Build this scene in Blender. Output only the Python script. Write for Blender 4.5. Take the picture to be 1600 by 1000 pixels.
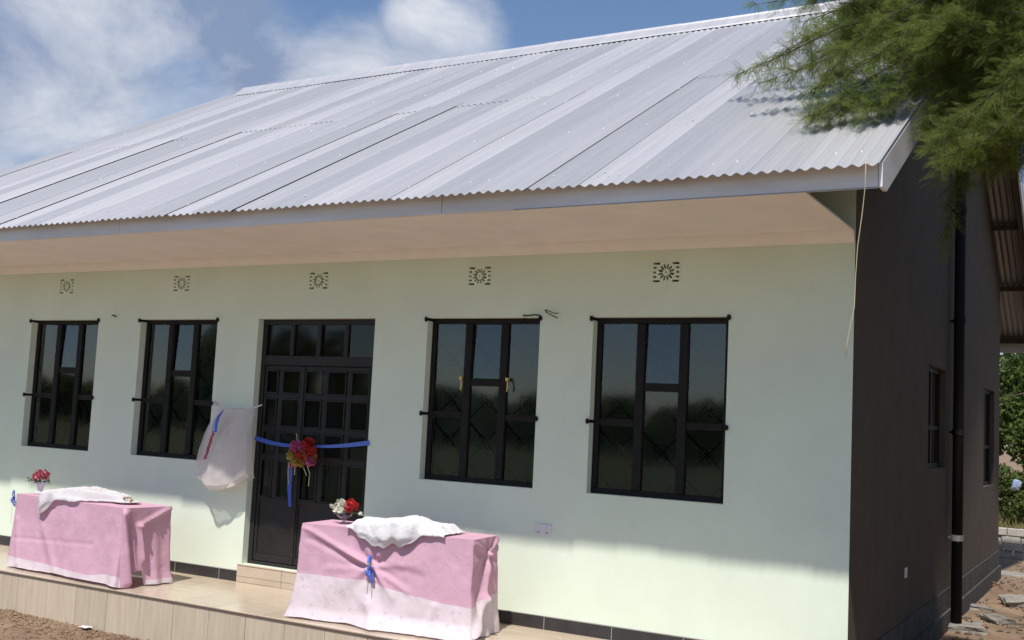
import bpy, bmesh, math, random
import numpy as np
from mathutils import Vector, Matrix, noise
for o in list(bpy.data.objects): bpy.data.objects.remove(o, do_unlink=True)
random.seed(7); rng = np.random.default_rng(7)
scene = bpy.context.scene; COL = scene.collection

# ------------------------------------------------------------------ camera
CAM = np.array([1.6815, -7.7269, 1.62])
CR = np.array([0.86853783, 0.49324312, 0.04851041]); CU = np.array([0.00336092, -0.10373686, 0.9945991]); CF = np.array([-0.49561148, 0.8636839, 0.09175714])
FPX = 1696.02
cd = bpy.data.cameras.new("camera"); cam = bpy.data.objects.new("camera", cd); COL.objects.link(cam)
cd.sensor_width = 36; cd.lens = 36 * FPX / 1600; cd.clip_start = 0.05; cd.clip_end = 3000
cam.matrix_world = Matrix(((CR[0], CU[0], -CF[0], CAM[0]), (CR[1], CU[1], -CF[1], CAM[1]), (CR[2], CU[2], -CF[2], CAM[2]), (0, 0, 0, 1)))
scene.camera = cam

def at(px, py, ax=None, val=None, t=None):
    """pixel of the 1600x1000 photograph -> world point on a plane (ax, val) or at depth t"""
    d = (px - 800) / FPX * CR - (py - 500) / FPX * CU + CF
    if t is None: t = (val - CAM[ax]) / d[ax]
    return CAM + t * d

# ------------------------------------------------------------------ world, sun, exposure
SUN = Vector((0.17, -1.0, 1.72)).normalized()
w = bpy.data.worlds.new("World"); scene.world = w; w.use_nodes = True
nt = w.node_tree; nt.nodes.clear(); N = nt.nodes.new; L = nt.links.new
out = N("ShaderNodeOutputWorld"); bg = N("ShaderNodeBackground"); L(bg.outputs[0], out.inputs[0])
sky = N("ShaderNodeTexSky"); sky.sky_type = 'NISHITA'; sky.sun_disc = False
sky.sun_elevation = math.asin(SUN.z); sky.sun_rotation = math.atan2(SUN.x, SUN.y)
sky.altitude = 900; sky.air_density = 1.0; sky.dust_density = 0.6; sky.ozone_density = 3.0
bg.inputs[1].default_value = 0.115
tc = N("ShaderNodeTexCoord")
def wnoise(scale, detail, rough, off, dist=0.0):
    mp = N("ShaderNodeMapping"); mp.inputs['Location'].default_value = off; mp.inputs['Scale'].default_value = (1, 1, 1.9)
    L(tc.outputs['Generated'], mp.inputs[0])
    n = N("ShaderNodeTexNoise"); n.inputs['Scale'].default_value = scale; n.inputs['Detail'].default_value = detail
    n.inputs['Roughness'].default_value = rough; n.inputs['Distortion'].default_value = dist
    L(mp.outputs[0], n.inputs['Vector']); return n.outputs['Fac']
def wmath(op, a, b=None, c=None):
    m = N("ShaderNodeMath"); m.operation = op
    for i, v in enumerate((a, b, c)):
        if v is None: continue
        if isinstance(v, (int, float)): m.inputs[i].default_value = v
        else: L(v, m.inputs[i])
    return m.outputs[0]
def blob(d, r0, r1):
    """soft cloud mass round a sky direction: 1 inside angle r0 (deg), 0 outside r1"""
    dp = N("ShaderNodeVectorMath"); dp.operation = 'DOT_PRODUCT'; L(tc.outputs['Generated'], dp.inputs[0]); dp.inputs[1].default_value = Vector(d).normalized()
    m = N("ShaderNodeMapRange"); m.interpolation_type = 'SMOOTHSTEP'; L(dp.outputs['Value'], m.inputs['Value'])
    m.inputs['From Min'].default_value = math.cos(math.radians(r1)); m.inputs['From Max'].default_value = math.cos(math.radians(r0))
    return m.outputs[0]
n1 = wnoise(3.1, 9, 0.56, (4.2, 1.3, 0.4), 0.3); n2 = wnoise(11, 8, 0.6, (0.3, 2.2, 5.0), 0.2)
field = wmath('ADD', n1, wmath('MULTIPLY', wmath('SUBTRACT', n2, 0.5), 0.42))
cum = blob((-0.528, 0.781, 0.335), 1.5, 5.2)
cum = wmath('MAXIMUM', cum, blob((-0.600, 0.735, 0.30), 1.0, 4.5))
bl = wmath('MULTIPLY', cum, 1.15)
bl = wmath('MAXIMUM', bl, wmath('MULTIPLY', blob((-0.79, 0.56, 0.30), 4.0, 13.0), 0.95))
bl = wmath('MAXIMUM', bl, wmath('MULTIPLY', blob((-0.69, 0.66, 0.325), 1.0, 7.0), 0.8))
bl = wmath('MAXIMUM', bl, wmath('MULTIPLY', blob((-0.80, 0.58, 0.19), 2.0, 7.0), 0.8))
bl = wmath('MAXIMUM', bl, wmath('MULTIPLY', blob((-0.645, 0.695, 0.318), 1.0, 5.0), 0.8))
hole = wmath('ADD', blob((-0.712, 0.648, 0.262), 0.3, 3.4), blob((-0.36, 0.86, 0.37), 6.0, 12.0))
hole = wmath('ADD', hole, blob((-0.605, 0.706, 0.365), 1.0, 3.6))
dens = wmath('ADD', field, wmath('MULTIPLY', bl, 0.42))
dens = wmath('SUBTRACT', dens, wmath('MULTIPLY', hole, 0.26))
mr = N("ShaderNodeMapRange"); mr.interpolation_type = 'SMOOTHSTEP'; L(dens, mr.inputs['Value']); mr.inputs['From Min'].default_value = 0.52; mr.inputs['From Max'].default_value = 0.98
cmask = wmath('MULTIPLY', mr.outputs[0], 0.95)
n3 = wmath('ADD', wnoise(5.5, 7, 0.6, (2.0, 7.1, 3.3), 0.4), wmath('MULTIPLY', cum, 0.16))
cr = N("ShaderNodeValToRGB"); L(n3, cr.inputs[0]); cr.color_ramp.elements[0].position = 0.40; cr.color_ramp.elements[0].color = (2.0, 2.6, 3.9, 1)
cr.color_ramp.elements[1].position = 0.74; cr.color_ramp.elements[1].color = (6.6, 6.75, 7.1, 1)
mx = N("ShaderNodeMix"); mx.data_type = 'RGBA'; L(cmask, mx.inputs['Factor']); L(sky.outputs[0], mx.inputs['A']); L(cr.outputs[0], mx.inputs['B'])
L(mx.outputs['Result'], bg.inputs[0])
sd = bpy.data.lights.new("sun", 'SUN'); sd.energy = 4.2; sd.angle = math.radians(1.2); sd.color = (1.0, 0.955, 0.88)
so = bpy.data.objects.new("sun", sd); COL.objects.link(so); so.rotation_euler = SUN.to_track_quat('Z', 'Y').to_euler(); so.location = SUN * 60
vs = scene.view_settings; vs.view_transform = 'Standard'; vs.look = 'None'; vs.exposure = 0.15; vs.gamma = 1; vs.use_curve_mapping = False
scene.cycles.max_bounces = 8; scene.cycles.transparent_max_bounces = 16

# ------------------------------------------------------------------ helpers
def link(o, parent=None):
    COL.objects.link(o)
    if parent is not None: o.parent = parent
    return o
def mesh_obj(name, verts, faces, mat=None, parent=None, smooth=False):
    me = bpy.data.meshes.new(name); me.from_pydata([tuple(v) for v in verts], [], [tuple(f) for f in faces]); me.update()
    o = bpy.data.objects.new(name, me)
    for m in (mat if isinstance(mat, (list, tuple)) else [mat]):
        if m: me.materials.append(m)
    if smooth: me.polygons.foreach_set('use_smooth', [True] * len(me.polygons))
    return link(o, parent)
class MB:
    def __init__(s): s.v = []; s.f = []
    def add(s, v, f):
        b = len(s.v); s.v += [tuple(map(float, p)) for p in v]; s.f += [tuple(b + i for i in q) for q in f]; return s
    def box(s, x0, x1, y0, y1, z0, z1):
        return s.add([(x0,y0,z0),(x1,y0,z0),(x1,y1,z0),(x0,y1,z0),(x0,y0,z1),(x1,y0,z1),(x1,y1,z1),(x0,y1,z1)],
                     [(0,3,2,1),(4,5,6,7),(0,1,5,4),(1,2,6,5),(2,3,7,6),(3,0,4,7)])
    def tube(s, pts, r, n=6, r1=None, cap=True):
        P = [Vector(p) for p in pts]; k = len(P); up = Vector((0.13, 0.21, 0.97)); V = []
        for i, p in enumerate(P):
            t = (P[min(i+1,k-1)] - P[max(i-1,0)]).normalized(); a = t.cross(up)
            if a.length < 1e-3: a = t.cross(Vector((1, 0, 0)))
            a.normalize(); b = t.cross(a); rr = r if r1 is None else r + (r1 - r) * i / max(1, k - 1)
            for j in range(n):
                q = 2 * math.pi * j / n; V.append(p + a * math.cos(q) * rr + b * math.sin(q) * rr)
        F = [(i*n+j, i*n+(j+1)%n, (i+1)*n+(j+1)%n, (i+1)*n+j) for i in range(k-1) for j in range(n)]
        if cap: F += [tuple(range(n-1, -1, -1)), tuple((k-1)*n + j for j in range(n))]
        return s.add(V, F)
    def lathe(s, prof, c=(0,0,0), n=20):
        V = [(c[0]+r*math.cos(2*math.pi*j/n), c[1]+r*math.sin(2*math.pi*j/n), c[2]+z) for r, z in prof for j in range(n)]
        F = [(i*n+j, i*n+(j+1)%n, (i+1)*n+(j+1)%n, (i+1)*n+j) for i in range(len(prof)-1) for j in range(n)]
        return s.add(V, F)
    def strip(s, pts, wid, th=0.002, wdir=(0,0,1)):
        P = [Vector(p) for p in pts]; k = len(P); V = []; W = Vector(wdir)
        for i, p in enumerate(P):
            t = (P[min(i+1,k-1)] - P[max(i-1,0)]).normalized(); n = t.cross(W); n = n.normalized() if n.length > 1e-4 else Vector((0, 1, 0)); ww = n.cross(t).normalized()
            wd = wid[i] if isinstance(wid, (list, tuple)) else wid
            for a, b in ((-.5,-.5),(.5,-.5),(.5,.5),(-.5,.5)): V.append(p + ww*wd*a + n*th*b)
        F = [(i*4+j, i*4+(j+1)%4, (i+1)*4+(j+1)%4, (i+1)*4+j) for i in range(k-1) for j in range(4)] + [(3,2,1,0), tuple((k-1)*4+j for j in range(4))]
        return s.add(V, F)
    def build(s, name, mat, parent=None, smooth=False): return mesh_obj(name, s.v, s.f, mat, parent, smooth)
def thing(name, label, cat, loc=(0,0,0), group=None, rz=0):
    o = bpy.data.objects.new(name, None); o.empty_display_size = .1; o.location = loc; o.rotation_euler = (0, 0, rz); link(o)
    return tag(o, label, cat, group)
def tag(o, label=None, cat=None, group=None, kind=None):
    if label: o['label'] = label
    if cat: o['category'] = cat
    if group: o['group'] = group
    if kind: o['kind'] = kind
    return o
def copy_to(o, parent, loc=None):
    c = o.copy(); link(c, parent)
    if loc is not None: c.location = loc
    return c
def bevel(o, wd=0.004, seg=2):
    m = o.modifiers.new('bevel', 'BEVEL'); m.width = wd; m.segments = seg; m.limit_method = 'ANGLE'; m.angle_limit = 0.6; return o
def holed_plate(name, outer, holes, depth, mat, parent=None):
    """flat plate in XZ with real holes, thickness depth along y (front face y=-depth/2)"""
    cu = bpy.data.curves.new(name, 'CURVE'); cu.dimensions = '2D'; cu.fill_mode = 'BOTH'; cu.extrude = depth / 2
    for poly in [outer] + holes:
        sp = cu.splines.new('POLY'); sp.points.add(len(poly) - 1); sp.use_cyclic_u = True
        for i, (x, z) in enumerate(poly): sp.points[i].co = (x, z, 0, 1)
    tmp = bpy.data.objects.new(name + '_outline', cu); COL.objects.link(tmp); bpy.context.view_layer.update()
    dg = bpy.context.evaluated_depsgraph_get(); me = bpy.data.meshes.new_from_object(tmp.evaluated_get(dg))
    bpy.data.objects.remove(tmp, do_unlink=True)
    me.transform(Matrix.Rotation(math.pi/2, 4, 'X')); me.materials.clear(); me.materials.append(mat)
    o = bpy.data.objects.new(name, me); return link(o, parent)

# ------------------------------------------------------------------ materials
def mat(name, col, rough=0.7, metal=0.0, var=0.0, vscale=6.0, bump=0.0, bscale=60.0, spec=0.5, stretch=(1,1,1), col2=None, detail=6, coat=0.0, obvar=0.0):
    m = bpy.data.materials.new(name); m.use_nodes = True; t = m.node_tree; p = t.nodes['Principled BSDF']
    p.inputs['Base Color'].default_value = (*col, 1); p.inputs['Roughness'].default_value = rough; p.inputs['Metallic'].default_value = metal
    p.inputs['Specular IOR Level'].default_value = spec; p.inputs['Coat Weight'].default_value = coat
    if var or bump or col2:
        tcn = t.nodes.new('ShaderNodeTexCoord'); mp = t.nodes.new('ShaderNodeMapping'); mp.inputs['Scale'].default_value = stretch; t.links.new(tcn.outputs['Object'], mp.inputs[0])
    csock = None
    if var or col2:
        n = t.nodes.new('ShaderNodeTexNoise'); n.inputs['Scale'].default_value = vscale; n.inputs['Detail'].default_value = detail; n.inputs['Roughness'].default_value = 0.62
        t.links.new(mp.outputs[0], n.inputs['Vector']); r = t.nodes.new('ShaderNodeValToRGB'); t.links.new(n.outputs['Fac'], r.inputs[0])
        a = col2 if col2 else tuple(c * (1 - var) for c in col); b = col if col2 else tuple(min(1, c * (1 + var)) for c in col)
        r.color_ramp.elements[0].position = 0.33; r.color_ramp.elements[0].color = (*a, 1); r.color_ramp.elements[1].position = 0.67; r.color_ramp.elements[1].color = (*b, 1)
        csock = r.outputs[0]; t.links.new(csock, p.inputs['Base Color'])
    if obvar:
        oi = t.nodes.new('ShaderNodeObjectInfo'); mr_ = t.nodes.new('ShaderNodeMapRange'); t.links.new(oi.outputs['Random'], mr_.inputs['Value'])
        mr_.inputs['To Min'].default_value = 1 - obvar; mr_.inputs['To Max'].default_value = 1 + obvar
        h = t.nodes.new('ShaderNodeHueSaturation'); t.links.new(mr_.outputs[0], h.inputs['Value'])
        if csock: t.links.new(csock, h.inputs['Color'])
        else: h.inputs['Color'].default_value = (*col, 1)
        t.links.new(h.outputs[0], p.inputs['Base Color'])
    if bump:
        n2_ = t.nodes.new('ShaderNodeTexNoise'); n2_.inputs['Scale'].default_value = bscale; n2_.inputs['Detail'].default_value = 5; t.links.new(mp.outputs[0], n2_.inputs['Vector'])
        b_ = t.nodes.new('ShaderNodeBump'); b_.inputs['Strength'].default_value = bump; b_.inputs['Distance'].default_value = 0.02; t.links.new(n2_.outputs['Fac'], b_.inputs['Height']); t.links.new(b_.outputs[0], p.inputs['Normal'])
    return m
def foliage_mat(name, c1, c2, trans=0.35):
    m = bpy.data.materials.new(name); m.use_nodes = True; t = m.node_tree; t.nodes.clear(); n = t.nodes.new; l = t.links.new
    o = n('ShaderNodeOutputMaterial'); g = n('ShaderNodeNewGeometry'); r = n('ShaderNodeValToRGB'); l(g.outputs['Random Per Island'], r.inputs[0])
    r.color_ramp.elements[0].color = (*c1, 1); r.color_ramp.elements[1].color = (*c2, 1)
    d = n('ShaderNodeBsdfDiffuse'); tr = n('ShaderNodeBsdfTranslucent'); mx_ = n('ShaderNodeMixShader'); mx_.inputs[0].default_value = trans
    l(r.outputs[0], d.inputs[0]); l(r.outputs[0], tr.inputs[0]); l(d.outputs[0], mx_.inputs[1]); l(tr.outputs[0], mx_.inputs[2]); l(mx_.outputs[0], o.inputs[0]); return m
def cloth_mat(name, col, trans=0.25, alpha=0.0, var=0.05, vscale=9, print_col=None, print_scale=28, bump=0.15, bscale=14):
    m = bpy.data.materials.new(name); m.use_nodes = True; t = m.node_tree; t.nodes.clear(); n = t.nodes.new; l = t.links.new
    o = n('ShaderNodeOutputMaterial'); tcn = n('ShaderNodeTexCoord'); nz = n('ShaderNodeTexNoise'); nz.inputs['Scale'].default_value = vscale; nz.inputs['Detail'].default_value = 5; l(tcn.outputs['Object'], nz.inputs['Vector'])
    r = n('ShaderNodeValToRGB'); l(nz.outputs['Fac'], r.inputs[0]); r.color_ramp.elements[0].position = .3; r.color_ramp.elements[1].position = .7
    r.color_ramp.elements[0].color = (*[c*(1-var) for c in col], 1); r.color_ramp.elements[1].color = (*[min(1, c*(1+var)) for c in col], 1); c = r.outputs[0]
    if print_col:
        v = n('ShaderNodeTexVoronoi'); v.inputs['Scale'].default_value = print_scale; l(tcn.outputs['Object'], v.inputs['Vector'])
        n2_ = n('ShaderNodeTexNoise'); n2_.inputs['Scale'].default_value = print_scale * 2.4; n2_.inputs['Detail'].default_value = 3; l(tcn.outputs['Object'], n2_.inputs['Vector'])
        ad = n('ShaderNodeMath'); ad.operation = 'MULTIPLY_ADD'; l(n2_.outputs['Fac'], ad.inputs[0]); ad.inputs[1].default_value = 0.7; l(v.outputs['Distance'], ad.inputs[2])
        rr = n('ShaderNodeValToRGB'); l(ad.outputs[0], rr.inputs[0]); rr.color_ramp.elements[0].position = .48; rr.color_ramp.elements[0].color = (1,1,1,1); rr.color_ramp.elements[1].position = .60; rr.color_ramp.elements[1].color = (0,0,0,1)
        mxc = n('ShaderNodeMix'); mxc.data_type = 'RGBA'; l(rr.outputs[0], mxc.inputs['Factor']); l(c, mxc.inputs['A']); mxc.inputs['B'].default_value = (*print_col, 1); c = mxc.outputs['Result']
    d = n('ShaderNodeBsdfDiffuse'); tr = n('ShaderNodeBsdfTranslucent'); l(c, d.inputs[0]); l(c, tr.inputs[0]); mm = n('ShaderNodeMixShader'); mm.inputs[0].default_value = trans; l(d.outputs[0], mm.inputs[1]); l(tr.outputs[0], mm.inputs[2])
    nb = n('ShaderNodeTexNoise'); nb.inputs['Scale'].default_value = bscale; nb.inputs['Detail'].default_value = 4; nb.inputs['Distortion'].default_value = 1.2; l(tcn.outputs['Object'], nb.inputs['Vector'])
    b = n('ShaderNodeBump'); b.inputs['Strength'].default_value = bump; b.inputs['Distance'].default_value = .03; l(nb.outputs['Fac'], b.inputs['Height']); l(b.outputs[0], d.inputs['Normal'])
    s = mm.outputs[0]
    if alpha:
        tp = n('ShaderNodeBsdfTransparent'); m2 = n('ShaderNodeMixShader'); m2.inputs[0].default_value = alpha; l(s, m2.inputs[1]); l(tp.outputs[0], m2.inputs[2]); s = m2.outputs[0]
    l(s, o.inputs[0]); return m
def glass_mat(name, tint, ior=1.5, rough=0.0, boost=1.0):
    m = bpy.data.materials.new(name); m.use_nodes = True; t = m.node_tree; t.nodes.clear(); n = t.nodes.new; l = t.links.new
    o = n('ShaderNodeOutputMaterial'); f = n('ShaderNodeFresnel'); f.inputs[0].default_value = ior; mu = n('ShaderNodeMath'); mu.operation = 'MULTIPLY'; mu.use_clamp = True; l(f.outputs[0], mu.inputs[0]); mu.inputs[1].default_value = boost
    tp = n('ShaderNodeBsdfTransparent'); tp.inputs[0].default_value = (*tint, 1); g = n('ShaderNodeBsdfGlossy'); g.inputs['Roughness'].default_value = rough; g.inputs[0].default_value = (.95,.97,1,1)
    mm = n('ShaderNodeMixShader'); l(mu.outputs[0], mm.inputs[0]); l(tp.outputs[0], mm.inputs[1]); l(g.outputs[0], mm.inputs[2]); l(mm.outputs[0], o.inputs[0]); return m

M = {}
M['wall'] = mat('mint_paint', (.71, .785, .65), .75, var=.045, vscale=1.3, bump=.07, bscale=90, detail=12)
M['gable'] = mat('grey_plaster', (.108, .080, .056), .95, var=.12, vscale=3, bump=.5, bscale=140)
M['soffit'] = mat('cream_paint', (.90, .84, .80), .7, var=.05, vscale=2.5)
M['cornice'] = mat('cream_strip', (.90, .85, .81), .7, var=.03)
M['fascia'] = mat('silver_grey_paint', (.80, .77, .79), .6, col2=(.66, .61, .61), vscale=2.0, stretch=(.5, 1, 4), bump=.1)
M['interior'] = mat('inside_paint', (.68, .76, .68), .8, var=.1, vscale=1.2)
M['steel'] = mat('dark_brown_steel', (.014, .012, .011), .6, var=.25, vscale=8, spec=.2)
M['door'] = mat('dark_door_steel', (.013, .011, .010), .6, var=.25, vscale=5)
M['glass'] = glass_mat('window_glass', (.70, .74, .71), 1.5, 0.045, 1.8)
M['doorglass'] = glass_mat('door_glass', (.50, .47, .44), 1.5, 0.04, 0.8)
M['brass'] = mat('brass', (.75, .52, .15), .35, 0.6)
M['black_tile'] = mat('black_skirting', (.035, .033, .034), .35, var=.2, vscale=10)
M['grout'] = mat('grout', (.35, .33, .30), .9)
M['tile'] = mat('beige_floor_tile', (.60, .50, .39), .22, col2=(.50, .41, .31), vscale=5, stretch=(.6, 6, 1), obvar=.06)
M['riser'] = mat('beige_riser_tile', (.60, .51, .40), .35, col2=(.49, .405, .30), vscale=4, stretch=(9, 9, .5), obvar=.07)
M['nosing'] = mat('brown_edge_trim', (.13, .09, .07), .5)
M['cement'] = mat('cement', (.33, .31, .28), .9, var=.2, vscale=5, bump=.4, bscale=40)
M['stone'] = mat('plinth_stone', (.075, .068, .06), .95, var=.35, vscale=4, bump=.7, bscale=25)
M['plastic'] = mat('white_plastic', (.72, .70, .70), .35)
M['pvc'] = mat('dark_pipe', (.016, .015, .014), .75, spec=.2)
M['galv'] = mat('galvanised', (.28, .28, .28), .45, 0.5)
M['wire'] = mat('black_wire', (.03, .03, .02), .5)
M['string'] = mat('twine', (.55, .47, .30), .9)
M['timber'] = mat('rough_timber', (.075, .055, .04), .85, var=.3, vscale=10, stretch=(1, 1, .2))
M['bark'] = mat('bark', (.10, .075, .055), .95, var=.4, vscale=9, bump=.8, bscale=30)
M['twig'] = mat('twig', (.07, .055, .035), .9)
M['block'] = mat('pale_block', (.50, .47, .42), .95, var=.12, vscale=9, bump=.5, bscale=50, obvar=.10)
M['concrete'] = mat('broken_concrete', (.27, .25, .22), .95, var=.2, vscale=6, bump=.6, bscale=30, obvar=.2)
M['leaf'] = foliage_mat('acacia_leaf', (.105, .155, .035), (.26, .31, .085), .55)
M['leaf_far'] = foliage_mat('bush_leaf', (.055, .085, .022), (.13, .17, .05), .3)
M['pink'] = cloth_mat('pink_cloth', (.735, .45, .565), .18, var=.05)
M['border'] = cloth_mat('printed_border', (.83, .71, .75), .2, var=.05, print_col=(.74, .60, .68), print_scale=13)
M['whitecloth'] = cloth_mat('white_cloth', (.84, .82, .84), .2, var=.02, bump=.3)
M['tulle'] = cloth_mat('tulle', (.90, .84, .83), .45, alpha=.34, var=.04)
M['veil'] = cloth_mat('white_veil', (.86, .84, .85), .4, alpha=.12, var=.02)
M['blue'] = mat('blue_ribbon', (.045, .10, .48), .3, spec=.6)
M['lightblue'] = mat('light_blue_ribbon', (.10, .18, .62), .3, spec=.7)
M['silver'] = mat('silver_ribbon', (.55, .56, .70), .3, .3)
def roof_mat(name, base, dk):
    m = mat(name, base, .40, .42, col2=dk, vscale=1.6, stretch=(6.5, .30, .30), detail=10); return m
M['roof'] = [roof_mat('galvanised_sheet_a', (.585, .575, .59), (.50, .495, .515)), roof_mat('galvanised_sheet_b', (.52, .515, .535), (.45, .45, .47)), roof_mat('galvanised_sheet_c', (.67, .655, .665), (.56, .55, .57))]
M['roof_back'] = roof_mat('shade_dark_sheet', (.24, .23, .23), (.19, .18, .18))  # back slope coloured darker to stand in for shade under the overhang
# ground: dry soil
g = bpy.data.materials.new('dry_soil'); g.use_nodes = True; t = g.node_tree; p = t.nodes['Principled BSDF']; p.inputs['Roughness'].default_value = .95
tcn = t.nodes.new('ShaderNodeTexCoord'); na = t.nodes.new('ShaderNodeTexNoise'); na.inputs['Scale'].default_value = 1.4; na.inputs['Detail'].default_value = 12; na.inputs['Roughness'].default_value = .7; t.links.new(tcn.outputs['Object'], na.inputs['Vector'])
ra = t.nodes.new('ShaderNodeValToRGB'); t.links.new(na.outputs['Fac'], ra.inputs[0]); ra.color_ramp.elements[0].position = .35; ra.color_ramp.elements[0].color = (.20, .125, .075, 1); ra.color_ramp.elements[1].position = .68; ra.color_ramp.elements[1].color = (.36, .26, .17, 1)
e = ra.color_ramp.elements.new(.52); e.color = (.29, .195, .125, 1)
sx_ = t.nodes.new('ShaderNodeSeparateXYZ'); t.links.new(tcn.outputs['Object'], sx_.inputs[0]); ad_ = t.nodes.new('ShaderNodeMath'); ad_.operation = 'MULTIPLY_ADD'; t.links.new(na.outputs['Fac'], ad_.inputs[0]); ad_.inputs[1].default_value = 9; t.links.new(sx_.outputs[1], ad_.inputs[2])
mg = t.nodes.new('ShaderNodeMapRange'); t.links.new(ad_.outputs[0], mg.inputs['Value']); mg.inputs['From Min'].default_value = -3; mg.inputs['From Max'].default_value = -6
mxg = t.nodes.new('ShaderNodeMix'); mxg.data_type = 'RGBA'; t.links.new(mg.outputs[0], mxg.inputs['Factor']); t.links.new(ra.outputs[0], mxg.inputs['A']); mxg.inputs['B'].default_value = (.105, .115, .045, 1)
t.links.new(mxg.outputs['Result'], p.inputs['Base Color'])
nb = t.nodes.new('ShaderNodeTexNoise'); nb.inputs['Scale'].default_value = 30; nb.inputs['Detail'].default_value = 8; t.links.new(tcn.outputs['Object'], nb.inputs['Vector'])
b = t.nodes.new('ShaderNodeBump'); b.inputs['Strength'].default_value = .9; b.inputs['Distance'].default_value = .05; t.links.new(nb.outputs['Fac'], b.inputs['Height']); t.links.new(b.outputs[0], p.inputs['Normal'])
M['soil'] = g

# ------------------------------------------------------------------ ground
GZ = -0.366
def gz(x, y):
    """ground height: flat in front, a little lumpy, sinking slightly beside the building"""
    z = GZ + 0.012 * noise.noise(Vector((x*1.3, y*1.3, 0))) + 0.02 * noise.noise(Vector((x*.35, y*.35, 4)))
    if y > -1.2: z += 0.05 * min(1, max(0, (y + 1.2) / 3)) if x > -0.5 else 0
    return z
V = []; F = []
xs = [-900, -300, -120, -60, -35, -22] + list(np.arange(-16, 8.01, .25)) + [12, 20, 35, 60, 120, 300, 900]
ys = [-900, -300, -120, -60, -30, -16] + list(np.arange(-10, 16.01, .25)) + [20, 30, 45, 70, 120, 300, 900]
for y in ys:
    for x in xs: V.append((x, y, gz(x, y)))
nx = len(xs)
for j in range(len(ys)-1):
    for i in range(nx-1): F.append((j*nx+i, j*nx+i+1, (j+1)*nx+i+1, (j+1)*nx+i))
tag(mesh_obj('ground', V, F, M['soil'], smooth=True), kind='structure')

# ------------------------------------------------------------------ building dimensions
XL, D = -10.45, 9.65            # left end and depth of the walls
SL, YE, ZE = 0.55, -1.45, 3.17  # roof slope, eave lip
YR = 4.85; ZR = ZE + SL * (YR - YE)
XV0, XV1 = -10.85, 0.44         # verges
WT = 0.2
def roofz(y): return ZE + SL * ((y - YE) if y <= YR else (2*YR - YE - y))
bld = thing('building', 'long single storey mint painted building with corrugated metal roof', 'building')
ZT, ZB = 2.462, 1.083
WINS = [(-8.844, -7.762), (-7.126, -6.055), (-3.587, -2.488), (-2.011, -0.906)]
DX0, DX1, DZ0, DZ1 = -5.526, -4.150, 0.168, 2.462
VENTS = [(-1.413, 2.805), (-3.085, 2.815), (-4.825, 2.812), (-6.586, 2.822), (-8.316, 2.825)]
def holed_wall(name, holes, x0, x1, z0, z1, mats, parent, axis='x', y0=0.0, th=WT):
    """wall with openings, front face at y0, back at y0+th; mats = (outside, inside)"""
    cx = sorted({x0, x1, *[h[0] for h in holes], *[h[1] for h in holes]}); cz = sorted({z0, z1, *[h[2] for h in holes], *[h[3] for h in holes]})
    mb = MB(); idx = []
    inh = lambda x, z: any(h[0] < x < h[1] and h[2] < z < h[3] for h in holes)
    for i in range(len(cx)-1):
        for k in range(len(cz)-1):
            if inh((cx[i]+cx[i+1])/2, (cz[k]+cz[k+1])/2): continue
            a, b, c, d = cx[i], cx[i+1], cz[k], cz[k+1]
            mb.add([(a,y0,c),(b,y0,c),(b,y0,d),(a,y0,d)], [(0,1,2,3)]); idx.append(0)
            mb.add([(a,y0+th,c),(b,y0+th,c),(b,y0+th,d),(a,y0+th,d)], [(3,2,1,0)]); idx.append(1)
    for a, b, c, d in holes:
        Y0, Y1 = y0, y0 + th
        mb.add([(a,Y0,c),(a,Y1,c),(a,Y1,d),(a,Y0,d)], [(0,1,2,3)]); mb.add([(b,Y0,c),(b,Y1,c),(b,Y1,d),(b,Y0,d)], [(3,2,1,0)])
        mb.add([(a,Y0,c),(b,Y0,c),(b,Y1,c),(a,Y1,c)], [(0,1,2,3)]); mb.add([(a,Y0,d),(b,Y0,d),(b,Y1,d),(a,Y1,d)], [(3,2,1,0)]); idx += [0]*4
    a, b, c, d = x0, x1, z0, z1; Y0, Y1 = y0, y0 + th
    mb.add([(a,Y0,c),(a,Y1,c),(a,Y1,d),(a,Y0,d)], [(3,2,1,0)]); mb.add([(a,Y0,d),(b,Y0,d),(b,Y1,d),(a,Y1,d)], [(0,1,2,3)]); idx += [0]*2
    o = mb.build(name, list(mats), parent); o.data.polygons.foreach_set('material_index', idx); return o
VW, VH = .23, .165
holes = [(a, b, ZB, ZT) for a, b in WINS] + [(DX0, DX1, DZ0, DZ1)] + [(x-VW/2, x+VW/2, z-VH/2, z+VH/2) for x, z in VENTS]
fw = holed_wall('front_wall', holes, XL, -.002, -.3, 3.84, (M['wall'], M['interior']), bld)
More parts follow.
